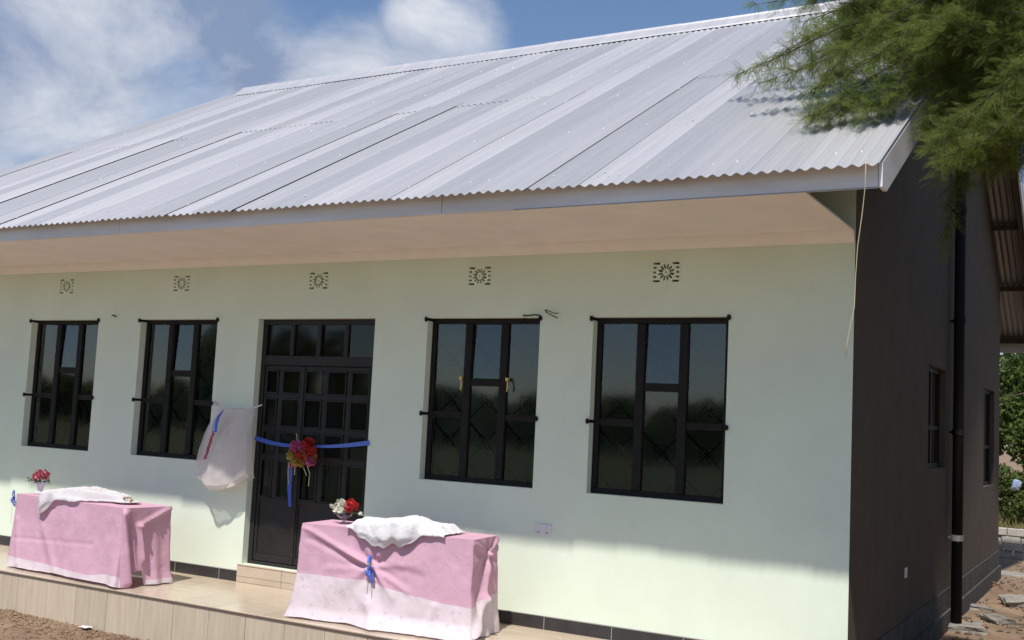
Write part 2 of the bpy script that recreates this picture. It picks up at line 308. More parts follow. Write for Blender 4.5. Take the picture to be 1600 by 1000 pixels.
# gable walls (pentagon slabs) with two window openings on the right one
SW = [(3.25, 4.35, 1.35, 2.35), (7.72, 8.95, 1.05, 2.35)]
def gable(name, xo, xi, hol, m):
    ys_ = sorted({.0008, WT, D - .001, YR, *[h[0] for h in hol], *[h[1] for h in hol]}); mb = MB(); idx = []
    for s, x in ((0, xo), (1, xi)):
        for i in range(len(ys_)-1):
            a, b = ys_[i], ys_[i+1]; hs = [h for h in hol if h[0] < (a+b)/2 < h[1]]
            segs = [(-.3, hs[0][2]), (hs[0][3], None)] if hs else [(-.3, None)]
            for c, d in segs:
                za, zb = (roofz(a) - .06, roofz(b) - .06) if d is None else (d, d)
                mb.add([(x,a,c),(x,b,c),(x,b,zb),(x,a,za)], [(0,1,2,3)]); idx.append(s)
    for a, b, c, d in hol:
        mb.add([(xo,a,c),(xi,a,c),(xi,a,d),(xo,a,d)], [(0,1,2,3)]); mb.add([(xo,b,c),(xi,b,c),(xi,b,d),(xo,b,d)], [(0,1,2,3)])
        mb.add([(xo,a,c),(xi,a,c),(xi,b,c),(xo,b,c)], [(0,1,2,3)]); mb.add([(xo,a,d),(xi,a,d),(xi,b,d),(xo,b,d)], [(0,1,2,3)]); idx += [0]*4
    o = mb.build(name, list(m), bld); o.data.polygons.foreach_set('material_index', idx); return o
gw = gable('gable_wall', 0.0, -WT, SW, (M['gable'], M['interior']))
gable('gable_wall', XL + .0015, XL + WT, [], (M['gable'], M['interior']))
BW = [(-10.05, -9.0, 1.1, 2.4), (-7.4, -6.3, 1.1, 2.4), (-3.6, -2.5, 1.1, 2.4)]
holed_wall('back_wall', BW, XL, -.002, -.3, 3.30, (M['interior'], M['gable']), bld, y0=D - WT)
mb = MB(); mb.box(XL+WT, -WT, WT, D-WT, .02, .168); mb.build('interior_floor', M['cement'], bld)
mb = MB(); mb.box(XL+WT, -WT, WT, D-WT, 3.0, 3.02); mb.build('ceiling', M['interior'], bld)
mb = MB(); mb.box(-3.75, -3.65, WT, 6.2, .17, 3.0); mb.build('partition_wall', M['interior'], bld)
# stone plinth under the gable wall, black painted band along its foot
mb = MB(); mb.box(-.25, .035, .0, D+.04, -.6, -.12); mb.box(-.2, .012, .36, D+.012, -.12, .095); mb.build('gable_plinth', M['stone'], bld)

# ------------------------------------------------------------------ vents: pierced blocks
def ell(cx, cz, a, b, ang, n=10):
    return [(cx + a*math.cos(q)*math.cos(ang) - b*math.sin(q)*math.sin(ang), cz + a*math.cos(q)*math.sin(ang) + b*math.sin(q)*math.cos(ang)) for q in [2*math.pi*i/n for i in range(n)]]
hl = [ell(0, 0, .008, .006, 0, 8)]
for k in range(12):
    a = math.radians(15 + 30*k); hl.append(ell(.047*math.cos(a), .046*math.sin(a), .022, .0092, math.atan2(math.sin(a), math.cos(a))))
for sx in (-1, 1):
    for z, x0, x1, h in ((.068, .050, .106, .0085), (.036, .078, .106, .0078), (0, .082, .106, .0078), (-.036, .078, .106, .0078), (-.068, .050, .106, .0085)):
        hl.append([(sx*x0, z-h), (sx*x1, z-h), (sx*x1, z+h), (sx*x0, z+h)])
e_ = .001
vent0 = holed_plate('vent_block', [(-VW/2-e_, -VH/2-e_), (VW/2+e_, -VH/2-e_), (VW/2+e_, VH/2+e_), (-VW/2-e_, VH/2+e_)], hl, .05, M['wall'], bld)
mb = MB(); mb.add([(-VW/2,.12,-VH/2),(VW/2,.12,-VH/2),(VW/2,.12,VH/2),(-VW/2,.12,VH/2)], [(0,1,2,3)]); back0 = mb.build('vent_shade_back', M['steel'], vent0)  # dark sheet behind the holes, its colour stands in for the shade inside
for i, (x, z) in enumerate(VENTS):
    if i == 0: v_ = vent0
    else:
        v_ = copy_to(vent0, bld); copy_to(back0, v_)
    v_.location = (x, .022, z)

# ------------------------------------------------------------------ windows: steel casements, three lights
def window(x0, x1, z0, z1, brass=False, side=False):
    W, H = x1-x0, z1-z0; fr = MB(); f = .045; y0, y1 = .075, .115; m1, m2 = W*.345, W*.665; mw = .07
    fr.box(0, W, y0, y1, 0, f); fr.box(0, W, y0, y1, H-f, H); fr.box(0, f, y0, y1, f, H-f); fr.box(W-f, W, y0, y1, f, H-f)
    fr.box(m1-mw/2, m1+mw/2, y0-.006, y1, f, H-f); fr.box(m2-mw/2, m2+mw/2, y0-.006, y1, f, H-f)
    zl, zm = H*.405, H*.61
    fr.box(f, m1-mw/2, y0+.002, y1-.002, zl-.028, zl+.028); fr.box(m2+mw/2, W-f, y0+.002, y1-.002, zl-.028, zl+.028); fr.box(m1+mw/2, m2-mw/2, y0+.002, y1-.002, zm-.032, zm+.032)
    o = fr.build('window', M['steel'], bld); o.location = (x0, 0, z0); bevel(o, .005, 1)
    cells = [(f, m1-mw/2, zl+.028, H-f), (m2+mw/2, W-f, zl+.028, H-f), (f, m1-mw/2, f, zl-.028), (m2+mw/2, W-f, f, zl-.028), (m1+mw/2, m2-mw/2, zm+.032, H-f), (m1+mw/2, m2-mw/2, f, zm-.032)]
    for ci, (a, b, c, d) in enumerate(cells):
        tl = random.uniform(-.003, .003); t2 = random.uniform(-.002, .002) + (.013 if ci == 4 else 0)
        mb = MB(); mb.add([(a,.095+tl,c),(b,.095-tl,c),(b,.095-tl+t2,d),(a,.095+tl+t2,d)], [(0,1,2,3)]); mb.build('pane', M['glass'], o)
    # burglar grille behind the glass: diamonds with small rings
    gr = MB(); yy = .15; ncol = 3; cw = W/ncol; nz_ = 4; ch = H/nz_
    for i in range(ncol):
        for k in range(nz_):
            cx, cz = (i+.5)*cw, (k+.5)*ch
            P = [(cx-cw/2, cz), (cx, cz+ch/2), (cx+cw/2, cz), (cx, cz-ch/2)]
            for q in range(4):
                a, b = P[q], P[(q+1)%4]; gr.tube([(a[0], yy, a[1]), (b[0], yy, b[1])], .009, 4)
            for sx in (-1, 1):
                for sz in (-1, 1):
                    c0 = (cx + sx*.03, cz + ch/2 + sz*.03 - (0 if k < nz_-1 else .04))
                    if sz == 1 and k == nz_-1: continue
                    gr.tube([(c0[0]+.026*math.cos(q), yy-.01, c0[1]+.026*math.sin(q)) for q in [2*math.pi*j/10 for j in range(11)]], .005, 4, cap=False)
    for x in (.02, W/3, 2*W/3, W-.02): gr.tube([(x, yy+.012, 0), (x, yy+.012, H)], .008, 4)
    gr.build('burglar_grille', M['steel'], o)
    for x, z in ((-.012, H-.012), (-.012, zl), (W+.008, zl), (W+.004, H-.008)):
        hb = MB(); hb.box(x-.014, x+.014, -.016, .08, z-.012, z+.012); hb.tube([(x, -.012, z-.02), (x, -.012, z+.02)], .011, 8); hb.build('hinge', M['steel'], o)
    for x in ((m1-.045, m2+.055) if brass else ()):
        mb = MB(); z = H*.63; mb.box(x-.012, x+.012, .045, .075, z-.012, z+.014); mb.tube([(x, .05, z-.008), (x+.012, .04, z-.03), (x+.016, .036, z-.07), (x+.008, .04, z-.10)], .006, 6)
        mb.build('casement_handle', M['brass'] if brass else M['steel'], o)
    return o
for i, (a, b) in enumerate(WINS): window(a, b, ZB, ZT, brass=(i == 2))
# simple frames in the gable and back openings
def plain_window(W, H, loc, rz):
    fr = MB(); f = .045
    fr.box(0, W, 0, .04, 0, f); fr.box(0, W, 0, .04, H-f, H); fr.box(0, f, 0, .04, f, H-f); fr.box(W-f, W, 0, .04, f, H-f); fr.box(W/2-.03, W/2+.03, 0, .04, f, H-f)
    fr.box(f, W/2-.03, .002, .038, H*.4-.02, H*.4+.02); fr.box(W/2+.03, W-f, .002, .038, H*.4-.02, H*.4+.02)
    o = fr.build('window', M['steel'], bld); o.location = loc; o.rotation_euler = (0, 0, rz)
    for a, b in ((f, W/2-.03), (W/2+.03, W-f)):
        for c, d in ((f, H*.4-.02), (H*.4+.02, H-f)):
            mb = MB(); mb.add([(a,.02,c),(b,.02,c),(b,.02,d),(a,.02,d)], [(0,1,2,3)]); mb.build('pane', M['glass'], o)
    gr = MB()
    for k in range(1, 7): gr.tube([(W*k/7, .07, 0), (W*k/7, .07, H)], .008, 4)
    for k in range(1, 6): gr.tube([(0, .075, H*k/6), (W, .075, H*k/6)], .008, 4)
    gr.build('burglar_grille', M['steel'], o)
for a, b, c, d in SW:
    o = plain_window(b-a, d-c, (-.06, a, c), math.pi/2); mb = MB(); mb.box(-.02, b-a+.02, -.10, .0, -.03, -.002); mb.build('sill', M['cement'], o)
for a, b, c, d in BW: plain_window(b-a, d-c, (a, D-.12, c), 0)

# ------------------------------------------------------------------ door: glazed steel double door with fanlight
dr = MB(); Y0, Y1 = .07, .12; W, H = DX1-DX0, DZ1-DZ0; f = .05
dr.box(0, W, Y0, Y1, 0, .03); dr.box(0, W, Y0, Y1, H-f, H); dr.box(0, f, Y0, Y1, .03, H-f); dr.box(W-f, W, Y0, Y1, .03, H-f)
zf = 2.075 - DZ0; dr.box(f, W-f, Y0-.004, Y1, zf-.045, zf+.045)
for k in (1, 2, 3): x = f+(W-2*f)*k/4; dr.box(x-.022, x+.022, Y0, Y1-.002, zf+.045, H-f)
door = dr.build('door', M['door'], bld); door.location = (DX0, 0, DZ0); bevel(door, .004, 1)
for k in range(4):
    a, b = f+(W-2*f)*k/4+.022, f+(W-2*f)*(k+1)/4-.022; a = f if k == 0 else a; b = W-f if k == 3 else b
    tl = random.uniform(-.006, .006); mb = MB(); mb.add([(a,.095+tl,zf+.045),(b,.095-tl,zf+.045),(b,.095-tl,H-f),(a,.095+tl,H-f)], [(0,1,2,3)]); mb.build('pane', M['doorglass'], door)
cols = [f, .25, .525, .785, 1.06, W-f]; rows = [(1.74, zf-.045-.01), (1.43, 1.74), (1.165, 1.43), (.77, 1.165)]; rows = [(a-DZ0 if i >= 0 else a, (b-DZ0 if i else b)) for i, (a, b) in enumerate(rows)]
for c0, c1 in ((0, 2), (2, 5)):
    a, b = cols[c0]+.004, cols[c1]-.004; lf = MB(); st = .03; z1 = zf-.05; ya, yb = .082, .115
    lf.box(a, a+st, ya, yb, .034, z1); lf.box(b-st, b, ya, yb, .034, z1); lf.box(a+st, b-st, ya, yb, .034, .034+.06); lf.box(a+st, b-st, ya, yb, z1-.04, z1)
    for (r0, r1) in rows: lf.box(a+st, b-st, ya+.002, yb-.002, r0-.022, r0+.022)
    for k in range(c0+1, c1): lf.box(cols[k]-.022, cols[k]+.022, ya+.004, yb-.004, rows[3][0]+.022, z1-.04)
    leaf = lf.build('door_leaf', M['door'], door); bevel(leaf, .004, 1)
    for k in range(c0, c1):
        for (r0, r1) in rows:
            x0, x1 = cols[k]+.028, cols[k+1]-.028
            if r0 < .9:  tl = 0
            tl = random.uniform(-.004, .004); zt_ = min(r1-.022, z1-.04)
            mb = MB(); mb.add([(x0,.10+tl,r0+.022),(x1,.10-tl,r0+.022),(x1,.10-tl,zt_),(x0,.10+tl,zt_)], [(0,1,2,3)]); mb.build('door_pane', M['doorglass'], door)
            bd = MB(); q = .012   # raised glazing bead round the pane
            bd.box(x0, x1, .078, .086, r0+.022, r0+.022+q); bd.box(x0, x1, .078, .086, zt_-q, zt_); bd.box(x0, x0+q, .078, .086, r0+.022+q, zt_-q); bd.box(x1-q, x1, .078, .086, r0+.022+q, zt_-q); bd.build('glazing_bead', M['door'], door)
    pz0, pz1 = .094, rows[3][0]-.022; mb = MB(); mb.box(a+st, b-st, .096, .106, pz0, pz1)
    cx, cz = (a+b)/2, (pz0+pz1)/2; rx, rz_ = (b-a)*.34, (pz1-pz0)*.40; y = .096
    mb.add([(cx-rx,y,cz),(cx,y,cz-rz_),(cx+rx,y,cz),(cx,y,cz+rz_),(cx,y-.022,cz)], [(0,1,4),(1,2,4),(2,3,4),(3,0,4)]); mb.build('embossed_panel', M['door'], door)
mb = MB(); mb.box(cols[2]-.018, cols[2]+.018, .072, .0815, .04, zf-.06); mb.build('meeting_strip', M['door'], door)
mb = MB(); mb.box(cols[2]+.03, cols[2]+.055, .05, .082, .86, 1.0); mb.tube([(cols[2]+.042, .055, .93), (cols[2]+.042, .03, .93), (cols[2]+.13, .03, .93)], .009, 8); mb.build('door_handle', M['pvc'], door)

# threshold step tiles, skirting tiles
mb = MB(); mb.box(-5.57, -4.11, -.0, .07, .0, .15); mb.build('threshold', M['cement'], bld)
for a, b in ((-5.572, -5.03), (-5.026, -4.48), (-4.476, -4.108)):
    bevel(mesh_obj('threshold_tile', *[(lambda m_: (m_.v, m_.f))(MB().box(a, b, -.014, .068, .152, .166))][0], M['tile'], bld), .003, 1)
    bevel(mesh_obj('threshold_tile', *[(lambda m_: (m_.v, m_.f))(MB().box(a, b, -.010, -.001, .055, .149))][0], M['tile'], bld), .002, 1)
    bevel(mesh_obj('threshold_tile', *[(lambda m_: (m_.v, m_.f))(MB().box(a, b, -.010, -.001, .002, .052))][0], M['tile'], bld), .002, 1)
segs = []
x = -10.43
while x < -5.6: segs.append((x, min(x+.577, -5.577))); x += .58
x = -4.103
for xx in (-3.485, -2.905, -2.325, -1.746, -1.171, -.59, -.003): segs.append((x, xx-.0015)); x = xx+.0015
for i, (a, b) in enumerate(segs):
    h = .098 + random.uniform(-.003, .003); o = mesh_obj('skirting_tile', *(lambda m_: (m_.v, m_.f))(MB().box(a+.001, b-.001, -.011, -.0005, .002, h)), M['black_tile'], bld); bevel(o, .002, 1)
mb = MB()
for i, (a, b) in enumerate(segs):
    mb.box(a, b, -.009, -.0004, .0985, .1045)
    if i: mb.box(a-.004, a+.001, -.0115, -.0006, .004, .097)
gt = mb.build('skirting_grout', M['grout'], bld); gt['kind'] = 'stuff'

# sockets and wires
def socket(loc, w_, h_, rz, name):
    mb = MB(); mb.box(-w_/2, w_/2, -.012, -.0005, -h_/2, h_/2); o = bevel(mb.build(name, M['plastic'], bld), .004, 2); o.location = loc; o.rotation_euler = (0, 0, rz)
    for x in ((-w_/4, w_/4) if w_ > .1 else (0,)):
        k = MB(); k.box(x-.012, x+.012, -.017, -.0115, -.004, .022); k.build('rocker_switch', M['plastic'], o)
        k = MB(); k.box(x-.009, x-.004, -.0125, -.0118, -.028, -.012); k.box(x+.004, x+.009, -.0125, -.0118, -.028, -.012); k.build('socket_slot', M['wire'], o)
socket((-2.373, 0, .767), .147, .087, 0, 'wall_socket'); socket((.0, 2.13, .49), .085, .085, math.pi/2, 'wall_socket')
def wire(pts, r): MB().tube(pts, r, 6).build('cable_stub', M['wire'], bld, True)
wire([(-2.43, .01, 2.515), (-2.43, -.03, 2.52), (-2.40, -.045, 2.512), (-2.34, -.04, 2.49), (-2.315, -.035, 2.488), (-2.305, -.04, 2.495)], .004)
wire([(-2.43, -.03, 2.516), (-2.415, -.04, 2.50), (-2.385, -.045, 2.485), (-2.34, -.045, 2.465), (-2.31, -.04, 2.452)], .0045)
wire([(-7.52, .01, 2.505), (-7.52, -.04, 2.503), (-7.47, -.045, 2.492), (-7.45, -.04, 2.49)], .006)
wire([(-2.66, .06, 2.462), (-2.64, -.015, 2.478), (-2.60, -.02, 2.474), (-2.54, -.012, 2.482), (-2.49, -.01, 2.478)], .006)

# ------------------------------------------------------------------ roof
rf = MB()
for y in [-1.22, .0, 1.25, 2.5, 3.7, 4.7] + [2*YR - q for q in (-1.22, .0, 1.25, 2.5, 3.7, 4.7)]:
    z = roofz(y) - .012; rf.box(XV0+.03, XV1-.03, y-.025, y+.025, z-.085, z-.012)
for x in (XV0+.06, XV0+2.2, XV0+4.4, -4.1, -2.0, XV1-.06):
    for s in (0, 1):
        a, b = (-1.0, YR) if s == 0 else (2*YR+1.0, YR)
        za, zb = roofz(a)-.12, roofz(b)-.12
        rf.add([(x-.025,a,za-.1),(x+.025,a,za-.1),(x+.025,b,zb-.1),(x-.025,b,zb-.1),(x-.025,a,za),(x+.025,a,za),(x+.025,b,zb),(x-.025,b,zb)], [(0,3,2,1),(4,5,6,7),(0,1,5,4),(1,2,6,5),(2,3,7,6),(3,0,4,7)])
roof = rf.build('roof', M['timber'], bld)
PITCH, AMP, NW = .0762, .0088, 5
def sheet_mesh(ya, yb, rise):
    """one corrugated sheet, local x from 0, NW+1 waves so that neighbours lap"""
    n = (NW + 1) * 8; xs_ = [i * PITCH / 8 for i in range(n + 1)]; ysn = [ya + (yb-ya)*k/6 for k in range(7)]; V_ = []; F_ = []
    for y in ysn:
        for x in xs_: V_.append((x, y, roofz(y) + AMP * math.cos(2*math.pi*x/PITCH) + rise))
    m_ = n + 1
    for k in range(6):
        for i in range(n): F_.append((k*m_+i, k*m_+i+1, (k+1)*m_+i+1, (k+1)*m_+i))
    b0 = len(V_); V_ += [(x, y, z - .0012) for x, y, z in V_]
    V_ += list(V_[:b0]); c0 = 2*b0      # separate rim, so the rim does not bend the shading of the sheet
    for i in range(n): F_.append((c0+i+1, c0+i, b0+i, b0+i+1))
    for k in range(6): F_.append((c0+k*m_, c0+(k+1)*m_, b0+(k+1)*m_, b0+k*m_)); F_.append((c0+(k+1)*m_+n, c0+k*m_+n, b0+k*m_+n, b0+(k+1)*m_+n))
    me = bpy.data.meshes.new('roof_sheet'); me.from_pydata(V_, [], F_); me.polygons.foreach_set('use_smooth', [True]*len(F_)); return me
ymid = 1.75; nsh = int(math.ceil((XV1 - XV0) / (PITCH*NW)))
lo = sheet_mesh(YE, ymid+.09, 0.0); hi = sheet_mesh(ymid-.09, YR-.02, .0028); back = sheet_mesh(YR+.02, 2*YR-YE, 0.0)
pat = [2, 0, 0, 1, 2, 1, 0, 1, 2, 0, 2, 1, 0, 1, 2, 1, 0, 0, 2, 1, 2, 0, 1, 1, 2, 1, 2, 0, 0, 1, 2, 1]
for i in range(nsh):
    x0 = XV1 - PITCH*(NW*(i+1)+1) + .0
    for j, me in enumerate((lo, hi, back)):
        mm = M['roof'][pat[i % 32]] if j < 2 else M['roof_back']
        m2 = me.copy(); m2.materials.clear(); m2.materials.append(mm)
        o = link(bpy.data.objects.new('roof_sheet', m2), roof); o.location = (x0, random.uniform(-.012, .012) if j == 0 else 0, (.0013 if i % 4 in (1, 2) else 0) + random.uniform(0, .0015)); o.rotation_euler = (0, 0, random.uniform(-.0008, .0008))
# screws with bright caps, in rows over the purlins
mb = MB()
for y in (-1.22, 0.0, 1.25, 2.5, 3.7, 4.6):
    x = XV1 - .0762*1.5; k = 0
    while x > XV0 + .1:
        yy = y + random.uniform(-.015, .015); z = roofz(yy) + AMP + .004
        xw = XV1 - PITCH*round((XV1 - x)/PITCH); mb.lathe([(.0, .007), (.005, .006), (.0075, .002), (.008, -.004)], (xw, yy, z), 7)
        x -= PITCH * random.choice((3, 3, 4, 5, 6, 7))
sc = mb.build('roof_screws', mat('screw_cap', (.66, .66, .66), .35, .5), roof, True); sc['kind'] = 'stuff'
# ridge cap: folded sheet with rolled edges
mb = MB(); wx0, wx1 = XV0 + .12, XV1 + .02
prof = [(-.22, -.006), (-.215, .012), (-.20, .006), (-.02, .098), (-.012, .125), (0, .135), (.012, .125), (.02, .098), (.20, .006), (.215, .012), (.22, -.006)]
nseg = 6
for k in range(nseg):
    a = wx0 + (wx1-wx0)*k/nseg - (.06 if k else 0); b = wx0 + (wx1-wx0)*(k+1)/nseg; dz = .004*(k % 2)
    m_ = MB(); V_ = [(x, YR+dy*.95, ZR - .11*0 + (dz_ - abs(dy)*.0) - abs(dy)*.10 + .012 + dz) for x in (a, b) for dy, dz_ in [(p_[0], p_[1] - .0 + (.22-abs(p_[0]))*.0) for p_ in prof]]
    V_ = []
    for x in (a, b):
        for dy, h_ in prof: V_.append((x, YR + dy, ZR - SL*abs(dy) + .022 + (h_ if abs(dy) < .03 else (h_ if abs(dy) > .19 else .006)) * (.55 if abs(dy) < .03 else 1) + dz))
    npf = len(prof); m_.add(V_, [(i, i+1, npf+i+1, npf+i) for i in range(npf-1)]); o = m_.build('ridge_cap', M['roof'][2], roof)
    sm = o.modifiers.new('solid', 'SOLIDIFY'); sm.thickness = .003
# fascia boards (front, back), verge boards
for ysgn, yy in ((-1, -1.355), (1, 2*YR + 1.33)):
    xb = [XV0, -9.2, -5.95, -2.6, XV1]
    for i in range(4):
        mb = MB(); mb.box(xb[i]+.002, xb[i+1]-.002 + (0 if i < 3 else -.024), yy, yy+.025, 3.06 + random.uniform(-.002, .002), roofz(yy)-.018); bevel(mb.build('fascia_board', M['fascia'], roof), .003, 1)
for x0 in (XV0, XV1-.022):
    for s in (0, 1):
        ya, yb = (-1.36, YR-.001) if s == 0 else (2*YR+1.36, YR+.001)
        za, zb = roofz(ya)-.016, roofz(yb)-.016; h = .215
        yc = ya + (3.06 - (za-h))/SL*(1 if s == 0 else -1); vp = [(ya, 3.06), (yc, 3.06), (yb, zb-h), (yb, zb), (ya, za)]
        mb = MB(); mb.add([(x, y, z) for x in (x0, x0+.022) for y, z in vp], [tuple(range(5)), tuple(range(9, 4, -1))] + [(k, 5+k, 5+(k+1) % 5, (k+1) % 5) for k in range(5)]); mb.build('verge_board', M['fascia'], roof)
mb = MB(); mb.box(-2.0, XV1-.03, -1.359, -1.3555, 3.056, 3.062); mb.build('drip_strip', M['galv'], roof)
# soffit boards and cornice strip
for a, b in ((XL-.3, -7.32), (-7.316, -4.88), (-4.876, -2.44), (-2.436, -.012)):
    mb = MB(); mb.box(a, b, -1.329, -.002, 3.062, 3.074); mb.build('soffit_board', M['soffit'], roof)
mb = MB(); cp = [(-.0015, 2.978), (-.012, 2.982), (-.026, 2.998), (-.044, 3.022), (-.058, 3.046), (-.064, 3.0615), (-.0015, 3.0615)]; nc = len(cp)
mb.add([(x, y, z) for x in (XL, -.004) for y, z in cp], [(i, (i+1) % nc, nc+(i+1) % nc, nc+i) for i in range(nc)] + [tuple(range(nc-1, -1, -1)), tuple(range(nc, 2*nc))]); mb.build('cornice_strip', M['cornice'], roof)
# dark pipe up the gable wall, brackets
pp = MB().tube([(.09, 4.62, -.25), (.09, 4.62, 6.1)], .055, 14).build('soil_pipe', M['pvc'], bld, True)
for z in (.62, 1.72, 2.9, 4.1):
    mb = MB(); mb.tube([(.09, 4.62, z-.03), (.09, 4.62, z+.03)], .064, 14); mb.box(.0, .09, 4.61, 4.63, z-.012, z+.012); mb.build('pipe_collar', M['galv'] if z < 1 else M['pvc'], pp)

# ------------------------------------------------------------------ veranda: platform with floor and riser tiles
VX0, VX1, VY = -10.6, -.25, -1.095
mb = MB(); mb.box(VX0, VX1, VY+.012, -.002, -.6, -.012); ver = tag(mb.build('veranda', M['cement']), kind='structure')
tw = .45
ysr = [(VY-.004, -.664), (-.661, -.215), (-.212, -.003)]
def slab(nm, m, x0, x1, y0, y1, z0, z1, par):
    mb = MB(); mb.box(x0, x1, y0, y1, z0, z1); return bevel(mb.build(nm, m, par), .0022, 1)
x = VX0
while x < VX1 - .05:
    x1 = min(x + tw - .003, VX1)
    for a, b in ysr: slab('floor_tile', M['tile'], x, x1, a, b, -.0115, random.uniform(-.0006, .0006), ver)
    x += tw
x = VX0 - .22
while x < VX1 - .05:
    x1 = min(x + .397, VX1); slab('riser_tile', M['riser'], max(x, VX0), x1, VY - random.uniform(0, .0012), VY+.0115, -.55, -.022, ver); x += .4
mb = MB(); mb.box(VX0, VX1, VY-.010, VY+.008, -.0205, -.0125); mb.build('edge_trim', M['nosing'], ver)

# ------------------------------------------------------------------ cloth builders
def fbm(x, y, z=0.0, o=4):
    s, a = 0, 1
    for _ in range(o): s += a * noise.noise(Vector((x, y, z))); x, y, z, a = x*2.03+1.7, y*2.03-3.1, z*2.03+.9, a*.5
    return s
def sstep(a, b, x):
    t_ = min(1, max(0, (x-a)/(b-a))); return t_*t_*(3-2*t_)
def segd(p, a, b):
    ax, ay = b[0]-a[0], b[1]-a[1]; t_ = max(0, min(1, ((p[0]-a[0])*ax + (p[1]-a[1])*ay)/(ax*ax+ay*ay+1e-9)))
    return math.hypot(p[0]-a[0]-t_*ax, p[1]-a[1]-t_*ay), t_
def tablecloth(root, Lx, Dy, H, hem, seam, disp, nf=130, ns=48, nv=56, flare=.035):
    """cloth over a box: top, and four falling sides. hem(side,s) -> z of the hem, seam(side,s) -> z where the border starts"""
    per = [('front', Lx, nf), ('right', Dy, ns), ('back', Lx, 40), ('left', Dy, 30)]; pts = []; 
    for nm, ln, n_ in per:
        for i in range(n_): pts.append((nm, ln*i/n_, ln))
    rc = .02
    def pos(nm, s, ln, z, off):
        if nm == 'front': b_, n_ = (s, 0), (0, -1)
        elif nm == 'right': b_, n_ = (Lx, s), (1, 0)
        elif nm == 'back': b_, n_ = (Lx-s, Dy), (0, 1)
        else: b_, n_ = (0, Dy-s), (-1, 0)
        # blend the normal round each corner so the cloth turns smoothly
        nxt = {'front': (1, 0), 'right': (0, 1), 'back': (-1, 0), 'left': (0, -1)}[nm]; prv = {'front': (-1, 0), 'right': (0, -1), 'back': (1, 0), 'left': (0, 1)}[nm]
        k = .09; wn = .5*sstep(k, 0, ln-s); wp = .5*sstep(k, 0, s)
        N_ = [n_[0]*(1-wn-wp)+nxt[0]*wn+prv[0]*wp, n_[1]*(1-wn-wp)+nxt[1]*wn+prv[1]*wp]; l_ = math.hypot(*N_); l_ = l_ if l_ > 1e-6 else 1
        c = 1 + .35*(wn+wp)
        return (b_[0]+N_[0]/l_*off*c, b_[1]+N_[1]/l_*off*c, z)
    V_ = []; nb = len(pts); seam_row = int(nv*.66)
    for k in range(nv+1):
        for nm, s, ln in pts:
            zs_, zh = seam(nm, s), hem(nm, s)
            zs_ = max(zs_, zh + .002)
            z = H + (zs_-H)*k/seam_row if k <= seam_row else zs_ + (zh-zs_)*(k-seam_row)/(nv-seam_row)
            q = (H-z)/H; off = .004 + flare*q**1.8 + disp(nm, s, z)*sstep(0, .07, q+.01)
            x_, y_, z_ = pos(nm, s, ln, z, off)
            if k == nv: z_ += .004
            V_.append((x_, y_, z_ + (0.002 if k == 0 else 0)))
    def grid(k0, k1): return [(k*nb+i, (k+1)*nb+i, (k+1)*nb+(i+1) % nb, k*nb+(i+1) % nb) for k in range(k0, k1) for i in range(nb)]
    cl = mesh_obj(root.name + '_tmp', V_[:(seam_row+1)*nb], grid(0, seam_row), M['pink'], None, True)
    bv = V_[seam_row*nb:]; bd = mesh_obj('printed_border', bv, [(k*nb+i, (k+1)*nb+i, (k+1)*nb+(i+1) % nb, k*nb+(i+1) % nb) for k in range(nv-seam_row) for i in range(nb)], M['border'], None, True)
    # top sheet
    tv = []; tf = []; nxx, nyy = 40, 14
    for j in range(nyy+1):
        for i in range(nxx+1):
            x_, y_ = -.004 + (Lx+.008)*i/nxx, -.004 + (Dy+.008)*j/nyy; e2 = min(i, nxx-i, j, nyy-j)
            tv.append((x_, y_, H + .002 + (.0022*fbm(x_*6, y_*6, 3) if e2 else 0)))
    for j in range(nyy):
        for i in range(nxx): tf.append((j*(nxx+1)+i, j*(nxx+1)+i+1, (j+1)*(nxx+1)+i+1, (j+1)*(nxx+1)+i))
    tp = mesh_obj('cloth_top', tv, tf, M['pink'], None, True)
    return cl, bd, tp
def folding_table(name, label, loc, rz, Lx, Dy, H, grp):
    t_ = thing(name, label, 'table', loc, grp, rz)
    mb = MB(); mb.box(.01, Lx-.01, .01, Dy-.01, H-.03, H-.006); mb.build('tabletop', M['timber'], t_)
    for x in (.05, Lx-.09):
        for y in (.04, Dy-.08):
            mb = MB(); mb.box(x, x+.04, y, y+.04, .0, H-.03); mb.build('leg', M['timber'], t_)
    return t_
def radial(s, z, c, A, R, k, ph=0.0, pinch=.02):
    dx, dz = s-c[0], z-c[1]; r = math.hypot(dx, dz); th = math.atan2(dz, dx)
    return A*math.sin(k*th+ph)*math.exp(-(r/R)**2)*sstep(.01, .10, r) - pinch*math.exp(-(r/.07)**2)
def ridge(s, z, a, b, h, wd, taper=0.0):
    d_, t_ = segd((s, z), a, b); return h*(1-taper*t_)*math.exp(-(d_/wd)**2)

